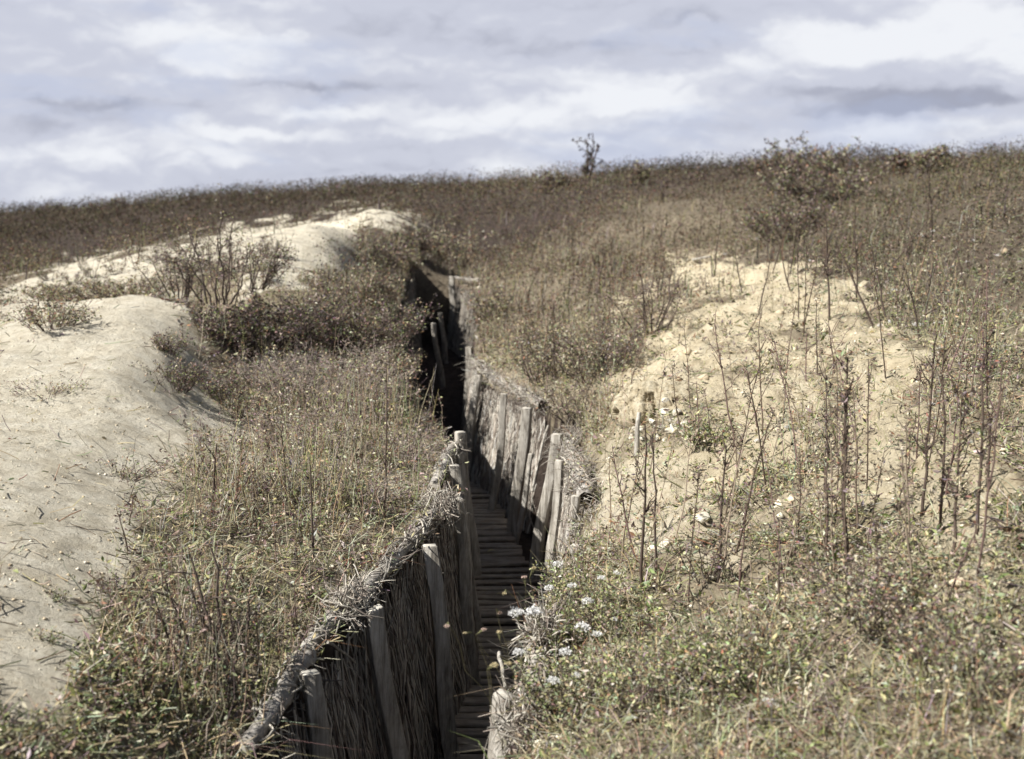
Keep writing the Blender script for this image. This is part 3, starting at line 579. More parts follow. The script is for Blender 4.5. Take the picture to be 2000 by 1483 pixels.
def cover_bushy():
    """knee-high scrub"""
    mb = MB()
    zones = [(640,650,190,85),(740,720,120,90),(600,760,120,60),(960,600,80,50),(1010,700,90,60),(1120,720,90,90),(1150,640,120,60),(760,530,90,60),(1160,820,60,60),(700,860,120,50),(880,480,150,60),(1000,470,150,60),
             (470,1250,200,70),(330,1400,220,60),(600,1010,180,70),(1700,580,200,60),(1870,700,100,70),(1600,1000,140,80),(1750,1150,200,80),(1200,1350,160,90),(1120,1180,60,80),(1450,1330,200,70),(1880,1380,80,70),(520,1000,100,50),(100,640,40,40)]
    def pf(x, y, z, S):
        px, py = to_px(x, y, z); m = 0
        for a, b, rx, ry in zones: m = m + np.exp(-(((px - a) / rx) ** 2 + ((py - b) / ry) ** 2))
        return np.clip(m, 0, 1) * np.clip(1.1 - S, 0, 1) * patch(x, y, 3, 91)
    x, y, z, S = cover(46000, 2.7, 30, pf); n_ = len(x); k = 7; hh = (.10 + .22 * patch(x, y, 1.1, 92)) * np.clip(.55 + y / 14, .5, 1.4)
    a = RNG.uniform(0, 6.28, n_ * k); r = RNG.uniform(0, .09, n_ * k); t = RNG.uniform(0, 1, n_ * k)
    X = np.repeat(x, k) + r * np.cos(a); Y_ = np.repeat(y, k) + r * np.sin(a); Z = np.repeat(z, k) + t * np.repeat(hh, k)
    C = mixcol(X, Y_, W_GREEN, W_BROWN, np.clip(greenness(X, Y_) * .8, 0, 1)); add_leaves(mb, np.stack([X, Y_, Z], 1), RNG.uniform(.010, .026, len(X)) * (1 + Y_ / 18), C, .42)
    tag(mb.build('low_scrub', m_leaf), 'knee-high tangled scrub with tiny purple brown and olive leaves', 'scrub', kind='stuff')
    mb = MB(); N = n_; p0 = np.stack([x, y, z], 1); d = np.stack([RNG.normal(0, .08, N), RNG.normal(0, .08, N), hh * 1.25], 1)
    add_tubes(mb, wander(p0, p0 + d, 4, .1), RNG.uniform(.001, .0028, N)[:, None] * (1 + y[:, None] / 16) * np.array([.8, .7, .5, .3]), colours(N, W_DRY), 3)
    tag(mb.build('scrub_stems', m_leaf), 'fine upright brown stems of the knee-high scrub', 'scrub', kind='stuff')
cover_bushy()

def cover_far():
    mb = MB()
    x, y, z, S = cover(230000, 14, 100, lambda x, y, z, S: np.clip(1.1 - 1.25 * S * (y < 36), 0.0, 1) * (.25 + .75 * patch(x, y, .8, 101)), .55)
    n_ = len(x); k = 3; hh = (.15 + .42 * patch(x, y, .5, 102)) * (1 + y / 120)
    X = np.repeat(x, k) + RNG.normal(0, .07, n_ * k); Y_ = np.repeat(y, k) + RNG.normal(0, .09, n_ * k); Z = np.repeat(z, k) + RNG.uniform(0, 1, n_ * k) * np.repeat(hh, k) - .02
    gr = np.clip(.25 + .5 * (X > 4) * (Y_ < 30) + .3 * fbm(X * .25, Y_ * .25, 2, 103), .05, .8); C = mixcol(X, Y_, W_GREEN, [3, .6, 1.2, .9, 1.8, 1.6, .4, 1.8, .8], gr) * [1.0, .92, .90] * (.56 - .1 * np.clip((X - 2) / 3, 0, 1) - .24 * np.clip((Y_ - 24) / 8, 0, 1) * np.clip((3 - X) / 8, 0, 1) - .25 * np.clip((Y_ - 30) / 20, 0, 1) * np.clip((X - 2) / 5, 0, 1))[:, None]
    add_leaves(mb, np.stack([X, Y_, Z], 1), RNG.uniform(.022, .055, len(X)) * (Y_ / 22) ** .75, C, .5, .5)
    tag(mb.build('hillside_heath', m_leaf), 'dense brown and dark purple heath covering the rising hillside to the skyline', 'heath', kind='stuff')
    mb = MB(); x, y, z, S = cover(13000, 15, 100, lambda x, y, z, S: np.clip(1.05 - 1.2 * S * (y < 36), 0, 1) * (.2 + .8 * patch(x, y, .4, 105)), .55)
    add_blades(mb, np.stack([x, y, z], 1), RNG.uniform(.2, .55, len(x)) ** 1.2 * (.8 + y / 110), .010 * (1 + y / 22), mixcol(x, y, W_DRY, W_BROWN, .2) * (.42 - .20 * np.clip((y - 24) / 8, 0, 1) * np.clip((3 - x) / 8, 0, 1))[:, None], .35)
    tag(mb.build('tall_hillside_grass', m_leaf), 'tall dry grass and stalks standing out of the hillside heath', 'grass', kind='stuff')
cover_far()

def clods():
    mb = MB(); x, y, z, S = cover(55000, 2.7, 24, lambda x, y, z, S: np.clip(.25 + S, 0, 1) * (.2 + .8 * patch(x, y, 2, 111)))
    left = RNG.uniform(0, 1, len(x)) < np.where((x < -1.2) & (y < 12), .7, .35); x, y, z = x[~left], y[~left], z[~left]
    N = len(x); O = np.array([(1,0,0),(0,1,0),(-1,0,0),(0,-1,0),(0,0,1),(0,0,-1.)]); F = np.array([(0,1,4),(1,2,4),(2,3,4),(3,0,4),(1,0,5),(2,1,5),(3,2,5),(0,3,5)])
    s = (RNG.pareto(2.6, N) * .005 + .004).clip(0, .045) * (1 + y / 18); s = np.where(x < -1.2, np.minimum(s, .014), s); V = O[None] * s[:, None, None] * RNG.uniform(.5, 1.3, (N, 6, 1)) * [1, 1, .65]; a = RNG.uniform(0, 6.28, N)
    ca, sa = np.cos(a)[:, None], np.sin(a)[:, None]; V = np.stack([V[..., 0] * ca - V[..., 1] * sa, V[..., 0] * sa + V[..., 1] * ca, V[..., 2]], -1) + np.stack([x, y, z], 1)[:, None]
    C = np.array([(.62,.54,.40),(.5,.42,.3),(.7,.65,.54),(.36,.29,.2)])[RNG.integers(0, 4, N)]
    mb.add(V, F[None] + (np.arange(N) * 6)[:, None, None], np.repeat(C, 6, 0)); tag(mb.build('soil_clods', m_stem), 'pale crumbled clods and grit strewn over the bare soil', 'clods', kind='stuff')
clods()

# ------------------------------------------------------------------ stones
def brush_heap(p, size, n_, label):
    p = np.array(p, float); root = MB(); q = RNG.normal(0, .4, (n_, 3)) * size; c = p + q; d = unit(RNG.standard_normal((n_, 3)) * [1, 1, 1.3]) * RNG.uniform(.04, .13, (n_, 1))
    add_tubes(root, wander(c - d, c + d, 5, .2), RNG.uniform(.0015, .0045, n_)[:, None] * np.array([1, 1, .9, .7, .4]), twig_cols(n_, 1.2), 4)
    m = n_ // 2; add_leaves(root, c[:m] + RNG.normal(0, .02, (m, 3)), RNG.uniform(.02, .05, m), twig_cols(m, 1.25), .3)
    o = root.build('brushwood_heap', m_stem, origin=tuple(p)); return tag(o, label, 'brushwood', 'heaps of loose brushwood')
z_ = lambda v: (v.x, v.y, v.z)
brush_heap(at(1150, 1035, 7.6), (.10, .16, .12), 420, 'shaggy heap of dry brushwood right below the hollow log end')
brush_heap(at(1150, 930, 8.9), (.09, .22, .07), 300, 'loose dry brushwood lying on top of the thick hollow-ended log')
brush_heap(at(1118, 862, 10.2), (.10, .14, .10), 240, 'bundle of dry twigs right of the top of the tallest post')
brush_heap(at(1120, 1120, 6.6), (.09, .18, .12), 300, 'dry brushwood around the short stumpy post on the right lip')
brush_heap(at(1062, 1240, 5.0), (.06, .16, .08), 200, 'dry twigs stuck in the right lip above the lower log')
brush_heap(at(1015, 1420, 4.35), (.06, .10, .08), 160, 'pale broken twigs at the very bottom right of the trench')
brush_heap(at(860, 985, 7.3), (.08, .20, .06), 260, 'matted twigs on the upper end of the long twisted log')
brush_heap(at(680, 1175, 5.5), (.06, .20, .06), 220, 'matted dry twigs and leaves in the joint of the two lower logs')
def make_stone(px, py, size, label, group=None, squash=(1, .8, .6), tilt=0.):
    p = hit(px, py); import bmesh
    bm = bmesh.new(); bmesh.ops.create_icosphere(bm, subdivisions=3, radius=1.0); sd = int(RNG.integers(0, 999)); nrm = [unit(RNG.standard_normal(3)) for _ in range(9)]; cut = RNG.uniform(.42, .75, 9)
    for v in bm.verts:
        c = np.array(v.co)
        for n_, k in zip(nrm, cut):
            dd = c @ n_
            if dd > k: c = c - n_ * (dd - k)
        c = c * (1 + .12 * float(fbm(np.array([c[0] * 2 + sd]), np.array([c[1] * 2 + c[2] * 2]), 3, 7)[0]))
        v.co = Vector(c) * size
        v.co = Vector((v.co.x * squash[0], v.co.y * squash[1], v.co.z * squash[2]))
    me = bpy.data.meshes.new('chalk_stone'); bm.to_mesh(me); bm.free(); me.materials.append(m_stone)
    o = bpy.data.objects.new('chalk_stone', me); col.objects.link(o); o.location = p + Vector((0, 0, size * squash[2] * .35)); o.rotation_euler = (RNG.normal(0, .2), tilt, RNG.uniform(0, 6)); return tag(o, label, 'stone', group)
make_stone(1368, 1018, .062, 'large pale angular stone lying on the bare patch right of the hollow log', None, (1.2, .8, .5))
make_stone(1300, 1070, .045, 'pale stone at the foot of the right bank, right one of a close pair', None, (1.2, .8, .6))
make_stone(1272, 1082, .035, 'pale stone at the foot of the right bank, left one of a close pair')
def make_outcrop(p, label):
    import bmesh
    bm = bmesh.new(); bmesh.ops.create_icosphere(bm, subdivisions=6, radius=1.0); co = np.array([v.co[:] for v in bm.verts])
    x, y, z = co.T; ang = np.arctan2(y, x); d = .10 * fbm(x * 2.2 + z, y * 2.2 + z * .6, 4, 201) * 2
    crack = np.abs(fbm(ang * 2.6 + z * .5, z * 1.3 + x, 3, 207)); d = d - .22 * np.exp(-(crack / .05) ** 2) * (z < .75) + .05 * fbm(x * 9 + z * 3, y * 9 - z * 4, 3, 211)
    co = co * (1 + d)[:, None] * [.34, .27, .24]
    for v, c in zip(bm.verts, co): v.co = c
    me = bpy.data.meshes.new('chalk_outcrop'); bm.to_mesh(me); bm.free(); me.materials.append(m_stone); o = bpy.data.objects.new('chalk_outcrop', me); col.objects.link(o); me.materials.clear(); me.materials.append(m_crust); o.location = p; tag(o, label, 'outcrop')
make_outcrop(hit(1290, 800) + Vector((.03, .20, -.05)), 'broken cracked chalk outcrop at the foot of the sandy crest on the right')
make_stone(1246, 815, .05, 'bright chalk lump jutting from the left of the broken outcrop', None, (1.2, .7, .6))
make_stone(1240, 838, .035, 'small white chalk lump just below the jutting one in the outcrop')
make_stone(1318, 840, .06, 'white chalk block low down in the outcrop')
for px, py, sz in ((1228,800,.035),(1252,842,.03),(1262,815,.04),(1275,828,.035),(1283,858,.03),(1300,862,.03),(1322,812,.045),(1338,830,.035),(1297,812,.05),(1256,862,.028),(1344,860,.026),(1234,858,.03),(1310,846,.035)):
    make_stone(px, py, sz, 'white chalk lump wedged in the broken outcrop', 'chalk lumps of the outcrop', (1.2, .9, .8))
make_stone(1312, 826, .05, 'white chalk block low in the middle of the outcrop', None, (1.3, .8, .6))
make_stone(1290, 838, .04, 'white chalk chip below the middle of the outcrop', None, (1.2, .8, .6))
make_stone(1330, 850, .045, 'white chalk block at the lower right of the outcrop', None, (1.1, .8, .7))
make_stone(1300, 800, .05, 'pale chalk slab on the face of the outcrop', None, (.8, .7, 1.2))
make_stone(1345, 512, .08, 'small pale stone on the crest of the right mound', None, (1.2, .8, .5))
make_stone(1510, 1375, .022, 'small whitish stone in the weeds at the bottom right')
make_stone(1380, 1003, .03, 'small pale stone resting behind the large angular one')
# pale timber pieces
def make_stick(p0, p1, r, label, name='pale_stick', cat='stick', m=m_post):
    P = wander(np.array(p0), np.array(p1), 7, .03); mb = MB(); add_tubes(mb, P, r * np.linspace(1.1, .8, 7)[None], (.4, .4, .4), 6, True); o = mb.build(name, m, origin=tuple(p0)); return tag(o, label, cat)
a = hit(1243, 892); make_stick(a, a + Vector((.02, .06, .30)), .020, 'short pale broken plank leaning up against the chalk outcrop', 'broken_plank', 'plank')
a = hit(1352, 516); b = hit(1390, 508); make_stick(a + Vector((0, 0, .05)), b + Vector((0, 0, .05)), .03, 'pale weathered stick lying along the crest of the right mound')
a = at(1068, 830, 11.3); make_stick(at(1040, 960, 10.9), a, .014, 'thin crooked pale branch hanging in the gap beside the broad post', 'hanging_branch', 'branch')
a = at(720, 1172, 5.5); make_stick(at(640, 1290, 5.25), at(735, 1150, 5.6), .006, 'long thin arched twig hanging over the hurdle below the middle log', 'arched_twig', 'twig')
make_stick(at(655, 1285, 5.3), at(728, 1165, 5.55), .005, 'second thin arched twig, just right of the longer one', 'arched_twig', 'twig')
make_stick(at(640, 1255, 5.0), at(692, 1288, 5.35), .006, 'short stick poking out of the lip towards the trench at lower left', 'poking_stick', 'stick')
make_stick(at(975, 1275, 4.9), at(990, 1345, 4.6), .008, 'pale bare stick rising above the chipped bright post', 'bare_stick', 'stick')

# fallen leaves on the walkway
lf = [(960,1076,.045,'large yellow fallen leaf on the slatted walkway'),(1015,990,.03,None),(912,998,.03,'fallen leaf at the foot of the white topped post'),(918,1021,.035,'curled fallen leaf on the far slats'),(975,1160,.03,'small yellow fallen leaf on the middle slats')]
for px, py, s, lab in lf:
    if not lab: continue
    p = hit(px, py, True); p = at(px, py, (EYE - .10) / (-ray(px, py)[2] / ray(px, py)[1])); mb = MB(); k = np.linspace(-1, 1, 7); w_ = (1 - k ** 2) * .45
    V = np.concatenate([np.stack([k * s, w_ * s, .12 * s * np.cos(k * 3) + .25 * s * w_], 1), np.stack([k * s, 0 * k, .12 * s * np.cos(k * 3)], 1), np.stack([k * s, -w_ * s, .12 * s * np.cos(k * 3) + .25 * s * w_], 1)])
    F = []
    for i in range(6):
        for j in (0, 7): F += [(i + j, i + j + 1, i + j + 8), (i + j, i + j + 8, i + j + 7)]
    a = RNG.uniform(-.5, 1.2); V = V @ np.array([[math.cos(a), math.sin(a), 0], [-math.sin(a), math.cos(a), 0], [0, 0, 1]])
    mb.add(V, F, (.55, .48, .26)); o = mb.build('fallen_leaf', m_leaf, smooth=True); o.location = p; tag(o, lab, 'leaf', 'fallen leaves on the walkway')

# ------------------------------------------------------------------ plants that stand out one by one
def stalk(base, top, label, group, kind='bare', r=.005, cdark=(.075, .055, .045), name='weed_stalk', cat='weed', nb=6, leafn=30, leafs=.02, spread=.06, wl=None):
    b = np.array(base, float); t = np.array(top, float); L = np.linalg.norm(t - b); root = empty(name, tuple(b), label, cat, group); org = tuple(b); K_ = 8
    P = wander(b - [0, 0, .03], t, K_, .022); mb = MB(); c = np.array(cdark) * RNG.uniform(.8, 1.3) if r > .0055 else np.array([(.09,.065,.05),(.17,.13,.10),(.26,.21,.16),(.15,.10,.09)])[int(RNG.integers(0, 4))]
    add_tubes(mb, P, (r * np.linspace(1.2, .45, K_))[None], c[None], 5)
    tips = [P[0, -1]]
    if nb:
        f = RNG.uniform(.35, .97, nb); p0 = np.stack([np.interp(f, np.linspace(0, 1, K_), P[0, :, i]) for i in range(3)], 1); a = RNG.uniform(0, 6.28, nb)
        d = np.stack([np.cos(a) * .6, np.sin(a) * .6, np.full(nb, .9)], 1) * (RNG.uniform(.5, 1.4, nb) * spread * L / .5)[:, None]; Q = wander(p0, p0 + d, 5, .1)
        add_tubes(mb, Q, (r * .55 * np.linspace(1, .4, 5))[None], np.repeat(c[None], nb, 0), 4); tips = Q.reshape(-1, 3)
    mb.build('stem', m_stem, root, origin=org)
    leafn = int(leafn * 1.8)
    if leafn:
        mb = MB(); f = RNG.uniform(.15, 1, leafn); p0 = np.stack([np.interp(f, np.linspace(0, 1, K_), P[0, :, i]) for i in range(3)], 1) + RNG.normal(0, spread * .22, (leafn, 3)); tp = np.array(tips)
        k = RNG.integers(0, len(tp), leafn); w_ = RNG.uniform(0, 1, (leafn, 1)) < .5; p0 = np.where(w_, tp[k] + RNG.normal(0, .01, (leafn, 3)), p0)
        add_leaves(mb, p0, RNG.uniform(.6, 1.4, leafn) * leafs, colours(leafn, wl or [3, 1, 1, 1, 3, 1, .3, 2, .5]), .35); mb.build('leaves', m_leaf, root, origin=org)
    return root
def stalk_px(bx, by, tx, ty, label, group, **k):
    b = hit(bx, by); D = b.y; t = at(tx, ty, D + RNG.normal(0, .06)); return stalk(b, t, label, group, **k)
GX = 1
GL, GR = 'tall weed stalks on the left bank', 'tall weed stalks on the right bank'
S_ = [
 (615,1115,600,905,'tall dark bare stalk standing alone in the middle of the left bank',GL,dict(r=.007,nb=2,leafn=6)),
 (752,1032,750,720,'very tall thin stalk rising left of the dark gap of the trench',GL,dict(r=.006,nb=5,leafn=14)),
 (556,975,545,830,'slim dark stalk left of the lone dark one, at the edge of the sandy patch',GL,dict(r=.006,nb=3,leafn=8)),
 (413,1002,428,868,'forked dark dead stalk on the sandy patch of the left bank',GL,dict(r=.009,nb=3,leafn=4,spread=.16)),
 (478,995,470,862,'thin stalk between the forked stalk and the sandy patch edge',GL,dict(r=.004,nb=2,leafn=8)),
 (290,1300,286,1200,'short dark stalk at the foot of the sandy heap, lower left',GL,dict(r=.005,nb=1,leafn=3)),
 (580,1235,577,1140,'short pinkish stalk near the middle log',GL,dict(r=.004,nb=1,leafn=3,cdark=(.2,.12,.12))),
 (510,1330,500,1190,'thin weed stalk left of the lowest log',GL,dict(r=.004,nb=4,leafn=20)),
 (700,900,690,760,'straight stalk in the brambles above the long log',GL,dict(r=.004,nb=4,leafn=16)),
 (640,820,655,640,'grey stalk leaning right out of the brambles',GL,dict(r=.005,nb=4,leafn=12,cdark=(.2,.17,.15))),
 (1255,1152,1262,832,'tall dark twin stalk, left one, in front of the chalk outcrop',GR,dict(r=.007,nb=5,leafn=30)),
 (1282,1112,1276,850,'tall dark twin stalk, right one, in front of the chalk outcrop',GR,dict(r=.006,nb=5,leafn=26)),
 (1404,1125,1420,878,'leafy dark stalk right of the large pale stone',GR,dict(r=.007,nb=8,leafn=50)),
 (1442,1170,1452,985,'stalk just right of the leafy one by the large stone',GR,dict(r=.005,nb=5,leafn=30)),
 (1368,872,1358,748,'pair of thin joined stems at the right end of the outcrop',GR,dict(r=.005,nb=3,leafn=8)),
 (1489,850,1488,615,'tall straight stem above the middle of the sandy slope',GR,dict(r=.005,nb=5,leafn=30)),
 (1596,735,1592,590,'thin stem on the sandy ridge below the right mound',GR,dict(r=.005,nb=4,leafn=20)),
 (1655,1105,1652,690,'very tall bushy dark stalk right of centre on the right slope',GR,dict(r=.009,nb=12,leafn=150,leafs=.024,spread=.05)),
 (1612,1080,1602,735,'tall feathery stalk immediately left of the bushy dark one',GR,dict(r=.006,nb=10,leafn=110,spread=.05)),
 (1676,1040,1664,760,'thin stalk immediately right of the bushy dark one',GR,dict(r=.005,nb=5,leafn=50)),
 (1525,1205,1521,1075,'short reddish stalk low on the right slope',GR,dict(r=.006,nb=3,leafn=20)),
 (1800,1010,1828,640,'tall leafy stalk leaning right at the edge of the bare slope',GR,dict(r=.007,nb=10,leafn=110)),
 (1835,1040,1838,655,'tall stalk topped by rows of small pale flowers',GR,dict(r=.006,nb=10,leafn=80)),
 (1905,1060,1915,690,'tall brown stalk close to the right edge',GR,dict(r=.007,nb=10,leafn=100)),
 (1790,900,1800,700,'thin stalk behind the tall leaning one near the right edge',GR,dict(r=.004,nb=6,leafn=40)),
 (1570,640,1572,450,'slim upright stem in the green heath above the right mound',GR,dict(r=.005,nb=6,leafn=30)),
 (1615,540,1612,400,'dark upright stem against the heath behind the right mound',GR,dict(r=.007,nb=6,leafn=30)),
 (1540,560,1538,470,'short dark stem on the crest of the right mound',GR,dict(r=.006,nb=3,leafn=14)),
 (1085,740,1078,590,'dark thin stem in the scrub behind the brown square post',GR,dict(r=.006,nb=4,leafn=20)),
 (1120,560,1112,440,'upright stem in the heath above the trench',GR,dict(r=.006,nb=4,leafn=20)),
 (1045,660,1025,560,'bent dark stem above the bright hurdle',GR,dict(r=.006,nb=2,leafn=8)),
 (1755,640,1748,540,'stem in the green heath right of the far mound',GR,dict(r=.004,nb=4,leafn=20)),
 (1880,860,1886,700,'slender stalk left of the tall brown one by the right edge',GR,dict(r=.004,nb=6,leafn=50)),
 (1560,1060,1560,880,'grey stalk left of the feathery one on the right slope',GR,dict(r=.004,nb=5,leafn=40)),
 (1345,1180,1352,1060,'thin leafy stalk between the stone pair and the bottom weeds',GR,dict(r=.004,nb=4,leafn=24)),
 (1192,1010,1188,880,'thin stem just right of the hollow log end',GR,dict(r=.004,nb=3,leafn=12)),
 (1930,960,1935,640,'feathery brown stalk at the very right edge',GR,dict(r=.006,nb=10,leafn=130)),
 (1860,1080,1868,760,'dark feathery stalk between the flowering stalk and the right edge',GR,dict(r=.006,nb=10,leafn=130)),
 (1775,1080,1768,820,'dark leafy stalk standing on the bare patch near the right edge',GR,dict(r=.005,nb=8,leafn=90)),
 (1630,1130,1628,860,'short leafy stalk in front of the bushy dark one',GR,dict(r=.005,nb=8,leafn=90)),
 (1715,1170,1712,1010,'thin stalk on the lower right slope under the bare patch',GR,dict(r=.004,nb=5,leafn=40)),
]
for bx, by, tx, ty, lab, g, k in S_: stalk_px(bx, by, tx, ty, lab, g, **k)
# look-alike thin stems: each is told apart by the landmark it stands by
LM_R = [(1368,1018,'the large pale stone'),(1290,800,'the chalk outcrop'),(1652,900,'the bushy dark stalk'),(1838,850,'the flowering tall stalk'),(1146,975,'the hollow log end'),(1523,1140,'the short reddish stalk'),(1285,1076,'the pair of pale stones'),(1594,660,'the sandy ridge stem'),(1488,730,'the tall straight stem'),(1910,870,'the brown stalk at right'),(1412,1000,'the leafy dark stalk'),(1715,1090,'the lower slope stalk'),(1265,1000,'the tall twin stalks')]
LM_H = [(1144,330,'the lone skyline sapling'),(1550,320,'the skyline pair of bushes'),(885,545,'the isolated pale post'),(1400,520,'the crest of the right mound'),(1590,400,'the dark hillside bush'),(1115,500,'the upright stem over the trench'),(1755,330,'the spiky skyline bush'),(1270,570,'the dead sapling'),(1748,590,'the stem in the green heath'),(1572,545,'the slim stem over the mound'),(1940,300,'the right end of the skyline'),(1850,640,'the top of the flowering stalk')]
LM_L = [(608,1010,'the tall bare stalk'),(420,935,'the forked stalk'),(750,880,'the very tall thin stalk'),(650,1210,'the middle log'),(800,1060,'the long twisted log'),(390,1220,'the fan shaped shrub'),(540,1380,'the lowest log'),(550,900,'the slim dark stalk'),(887,976,'the white topped post'),(730,1190,'the slant topped post')]
LM_C = [(75,525,'the left end of the far ridge'),(430,500,'the shrub with bare shoots'),(650,465,'the right end of the far ridge'),(350,540,'the brown shrub behind the crest'),(560,540,'the small sandy ridge'),(200,565,'the crest of the sandy heap'),(480,560,'the bushy brown weed')]
LM_S = [(1144,330,'the lone skyline sapling'),(1550,320,'the skyline pair of bushes'),(75,400,'the left end of the horizon'),(400,380,'the horizon above the far ridge'),(885,365,'the horizon above the trench bend'),(1940,300,'the right end of the horizon'),(1755,330,'the spiky skyline bush'),(650,372,'the horizon above the ridge end'),(230,395,'the horizon above the heap')]
USED = set()
def place_label(kind, px, py, lms):
    l = min(lms, key=lambda q: (q[0] - px) ** 2 + (q[1] - py) ** 2); dx, dy = px - l[0], py - l[1]; r = math.hypot(dx, dy); k = int(round(math.atan2(-dy, dx) / (math.pi / 4))) % 8
    d = ['right of', 'up and right of', 'above', 'up and left of', 'left of', 'down and left of', 'below', 'down and right of'][k]
    t = '%s %s %s %s' % (kind, 'just' if r < 45 else ('well' if r > 110 else 'a little'), d, l[2])
    if t in USED: return None
    USED.add(t); return t
def field(n_, box, lab, g, hmin, hmax, r=.0035, leafn=34, lms=None):
    k = 0; tries = 0
    while k < n_ and tries < 900:
        tries += 1
        px = RNG.uniform(box[0], box[2]); py = RNG.uniform(box[1], box[3]); p = hit(px, py)
        if lipL(p.y) - .1 < p.x < lipR(p.y) + .1 and p.y < TR_END: continue
        lb = place_label(lab, px, py, lms)
        if lb is None: continue
        hh = RNG.uniform(hmin, hmax); stalk(p, p + Vector((RNG.normal(0, .22) * hh, RNG.normal(0, .22) * hh, hh)), lb, g, r=r * RNG.uniform(.8, 1.5), nb=int(RNG.integers(2, 9)), leafn=int(leafn * RNG.uniform(.3, 1.8)), spread=RNG.uniform(.04, .12)); k += 1
field(62, (1180,640,1940,1180), 'thin dark weed stem', 'thin weed stems on the right slope', .25, .8, lms=LM_R)
field(44, (1000,400,1940,660), 'small dark stem', 'thin stems in the hillside heath', .4, 1.0, .007, 16, LM_H)
field(26, (250,900,860,1420), 'thin dry weed stem', 'thin weed stems on the left bank', .12, .35, lms=LM_L)



def h3(x, y): return (x, y, h1(x, y))
def shrub(base_px, size, label, n_stems, twigs, nleaf, leafs, wl, name='shrub', cat='shrub', spread=(.6, .6), group=None, lean=0., stemr=.007, base=None, stemc=(.09, .07, .06)):
    b = np.array(hit(*base_px) if base is None else base, float); root = empty(name, tuple(b), label, cat, group); org = tuple(b); K_ = 7
    a = RNG.uniform(0, 6.28, n_stems); q = np.sqrt(RNG.uniform(0, 1, n_stems)); tp = b + np.stack([np.cos(a) * q * spread[0] + lean * size, np.sin(a) * q * spread[1], size * RNG.uniform(.55, 1.05, n_stems) * (1 - .35 * q)], 1)
    b0 = b + np.stack([np.cos(a) * q * spread[0] * .35, np.sin(a) * q * spread[1] * .35, np.full(n_stems, -.03)], 1)
    P = wander(b0, tp, K_, .09); mb = MB(); add_tubes(mb, P, stemr * RNG.uniform(.6, 1.3, (n_stems, 1)) * np.linspace(1.2, .4, K_), np.array(stemc) * RNG.uniform(.7, 1.4, (n_stems, 1)), 5)
    i = RNG.integers(0, n_stems, twigs); k = RNG.integers(2, K_, twigs); p0 = P[i, k]; d = unit(RNG.standard_normal((twigs, 3)) + [0, 0, .5]) * RNG.uniform(.1, .32, (twigs, 1)) * size
    Q = wander(p0, p0 + d, 5, .12); add_tubes(mb, Q, stemr * .38 * np.linspace(1, .4, 5)[None] * np.ones((twigs, 1)), np.array(stemc) * RNG.uniform(.8, 1.8, (twigs, 1)), 4); mb.build('branches', m_stem, root, origin=org)
    if nleaf:
        mb = MB(); i = RNG.integers(0, twigs, nleaf); k = RNG.integers(1, 5, nleaf); pp = Q[i, k] + RNG.normal(0, .012, (nleaf, 3)); add_leaves(mb, pp, leafs * RNG.uniform(.6, 1.4, nleaf), colours(nleaf, wl), .45); mb.build('foliage', m_leaf, root, origin=org)
    return root
WDD = [3, 1.4, .2, .7, 4.5, .5, .2, 2.5, .4]
WDK = [3, 1.2, .5, 1.2, 3, .6, .5, 2.5, .8]
shrub((480,690), .60, 'big dark bramble bush with purple brown leaves at the corner of the sandy heap', 90, 900, 12000, .034, WDD, 'bramble_bush', 'bush', (.95, .65))
shrub((590,670), .55, 'smaller dark bramble bush just right of the big one', 60, 600, 5000, .030, WDK, 'bramble_bush', 'bush', (.7, .6))
shrub((640,800), .62, 'grey twiggy bramble thicket halfway between the sandy heap and the trench', 90, 1500, 5200, .024, W_BROWN, 'bramble_bush', 'bush', (.85, .8), stemc=(.25,.21,.19), stemr=.005)
shrub((520,960), .26, 'loose grey twiggy brush below the slumped sand, left bank', 40, 420, 700, .018, W_BROWN, 'bramble_bush', 'bush', (.5, .5), stemc=(.26,.22,.20), stemr=.003)
shrub((680,970), .26, 'loose grey twiggy brush left of the very tall thin stalk', 40, 420, 700, .018, W_BROWN, 'bramble_bush', 'bush', (.5, .5), stemc=(.26,.22,.20), stemr=.003)
shrub((790,900), .28, 'loose twiggy brush behind the short second log', 40, 420, 700, .018, W_BROWN, 'bramble_bush', 'bush', (.4, .6), stemc=(.26,.22,.20), stemr=.003)
shrub((1130,820), .42, 'dark thin stemmed brush in the hollow right of the broken log end', 40, 420, 1200, .022, WDK, 'thicket', 'bush', (.45, .6), stemr=.004)
shrub((1190,720), .62, 'tall thin brush in the hollow left of the sandy slope', 40, 420, 1600, .024, WDK, 'thicket', 'bush', (.5, .8), stemr=.004)
shrub((600,880), .38, 'low grey brush on the bank below the twiggy thicket', 60, 800, 2600, .022, W_BROWN, 'bramble_bush', 'bush', (.6, .6), stemc=(.24,.2,.18), stemr=.0045)
shrub((560,770), .45, 'grey leafless brush between the heap slump and the twiggy thicket', 70, 900, 2400, .024, WDK, 'bramble_bush', 'bush', (.6, .6), stemc=(.22,.19,.18), stemr=.0045)
shrub((700,690), .65, 'dark tangled bush behind the grey twiggy thicket', 70, 700, 8000, .032, WDK, 'bramble_bush', 'bush', (.9, .8), stemr=.005)
shrub((780,810), .55, 'brown bramble bush overhanging the left edge of the dark trench', 60, 900, 5200, .026, W_BROWN, 'bramble_bush', 'bush', (.35, .6), stemr=.005, base=h3(-1.3, 11.8))
shrub((790,690), .65, 'leafy bush on the left edge of the trench beyond the overhanging brambles', 50, 500, 5000, .034, W_BROWN, 'bramble_bush', 'bush', (.38, .8), stemr=.006, base=h3(-1.95, 16.5))
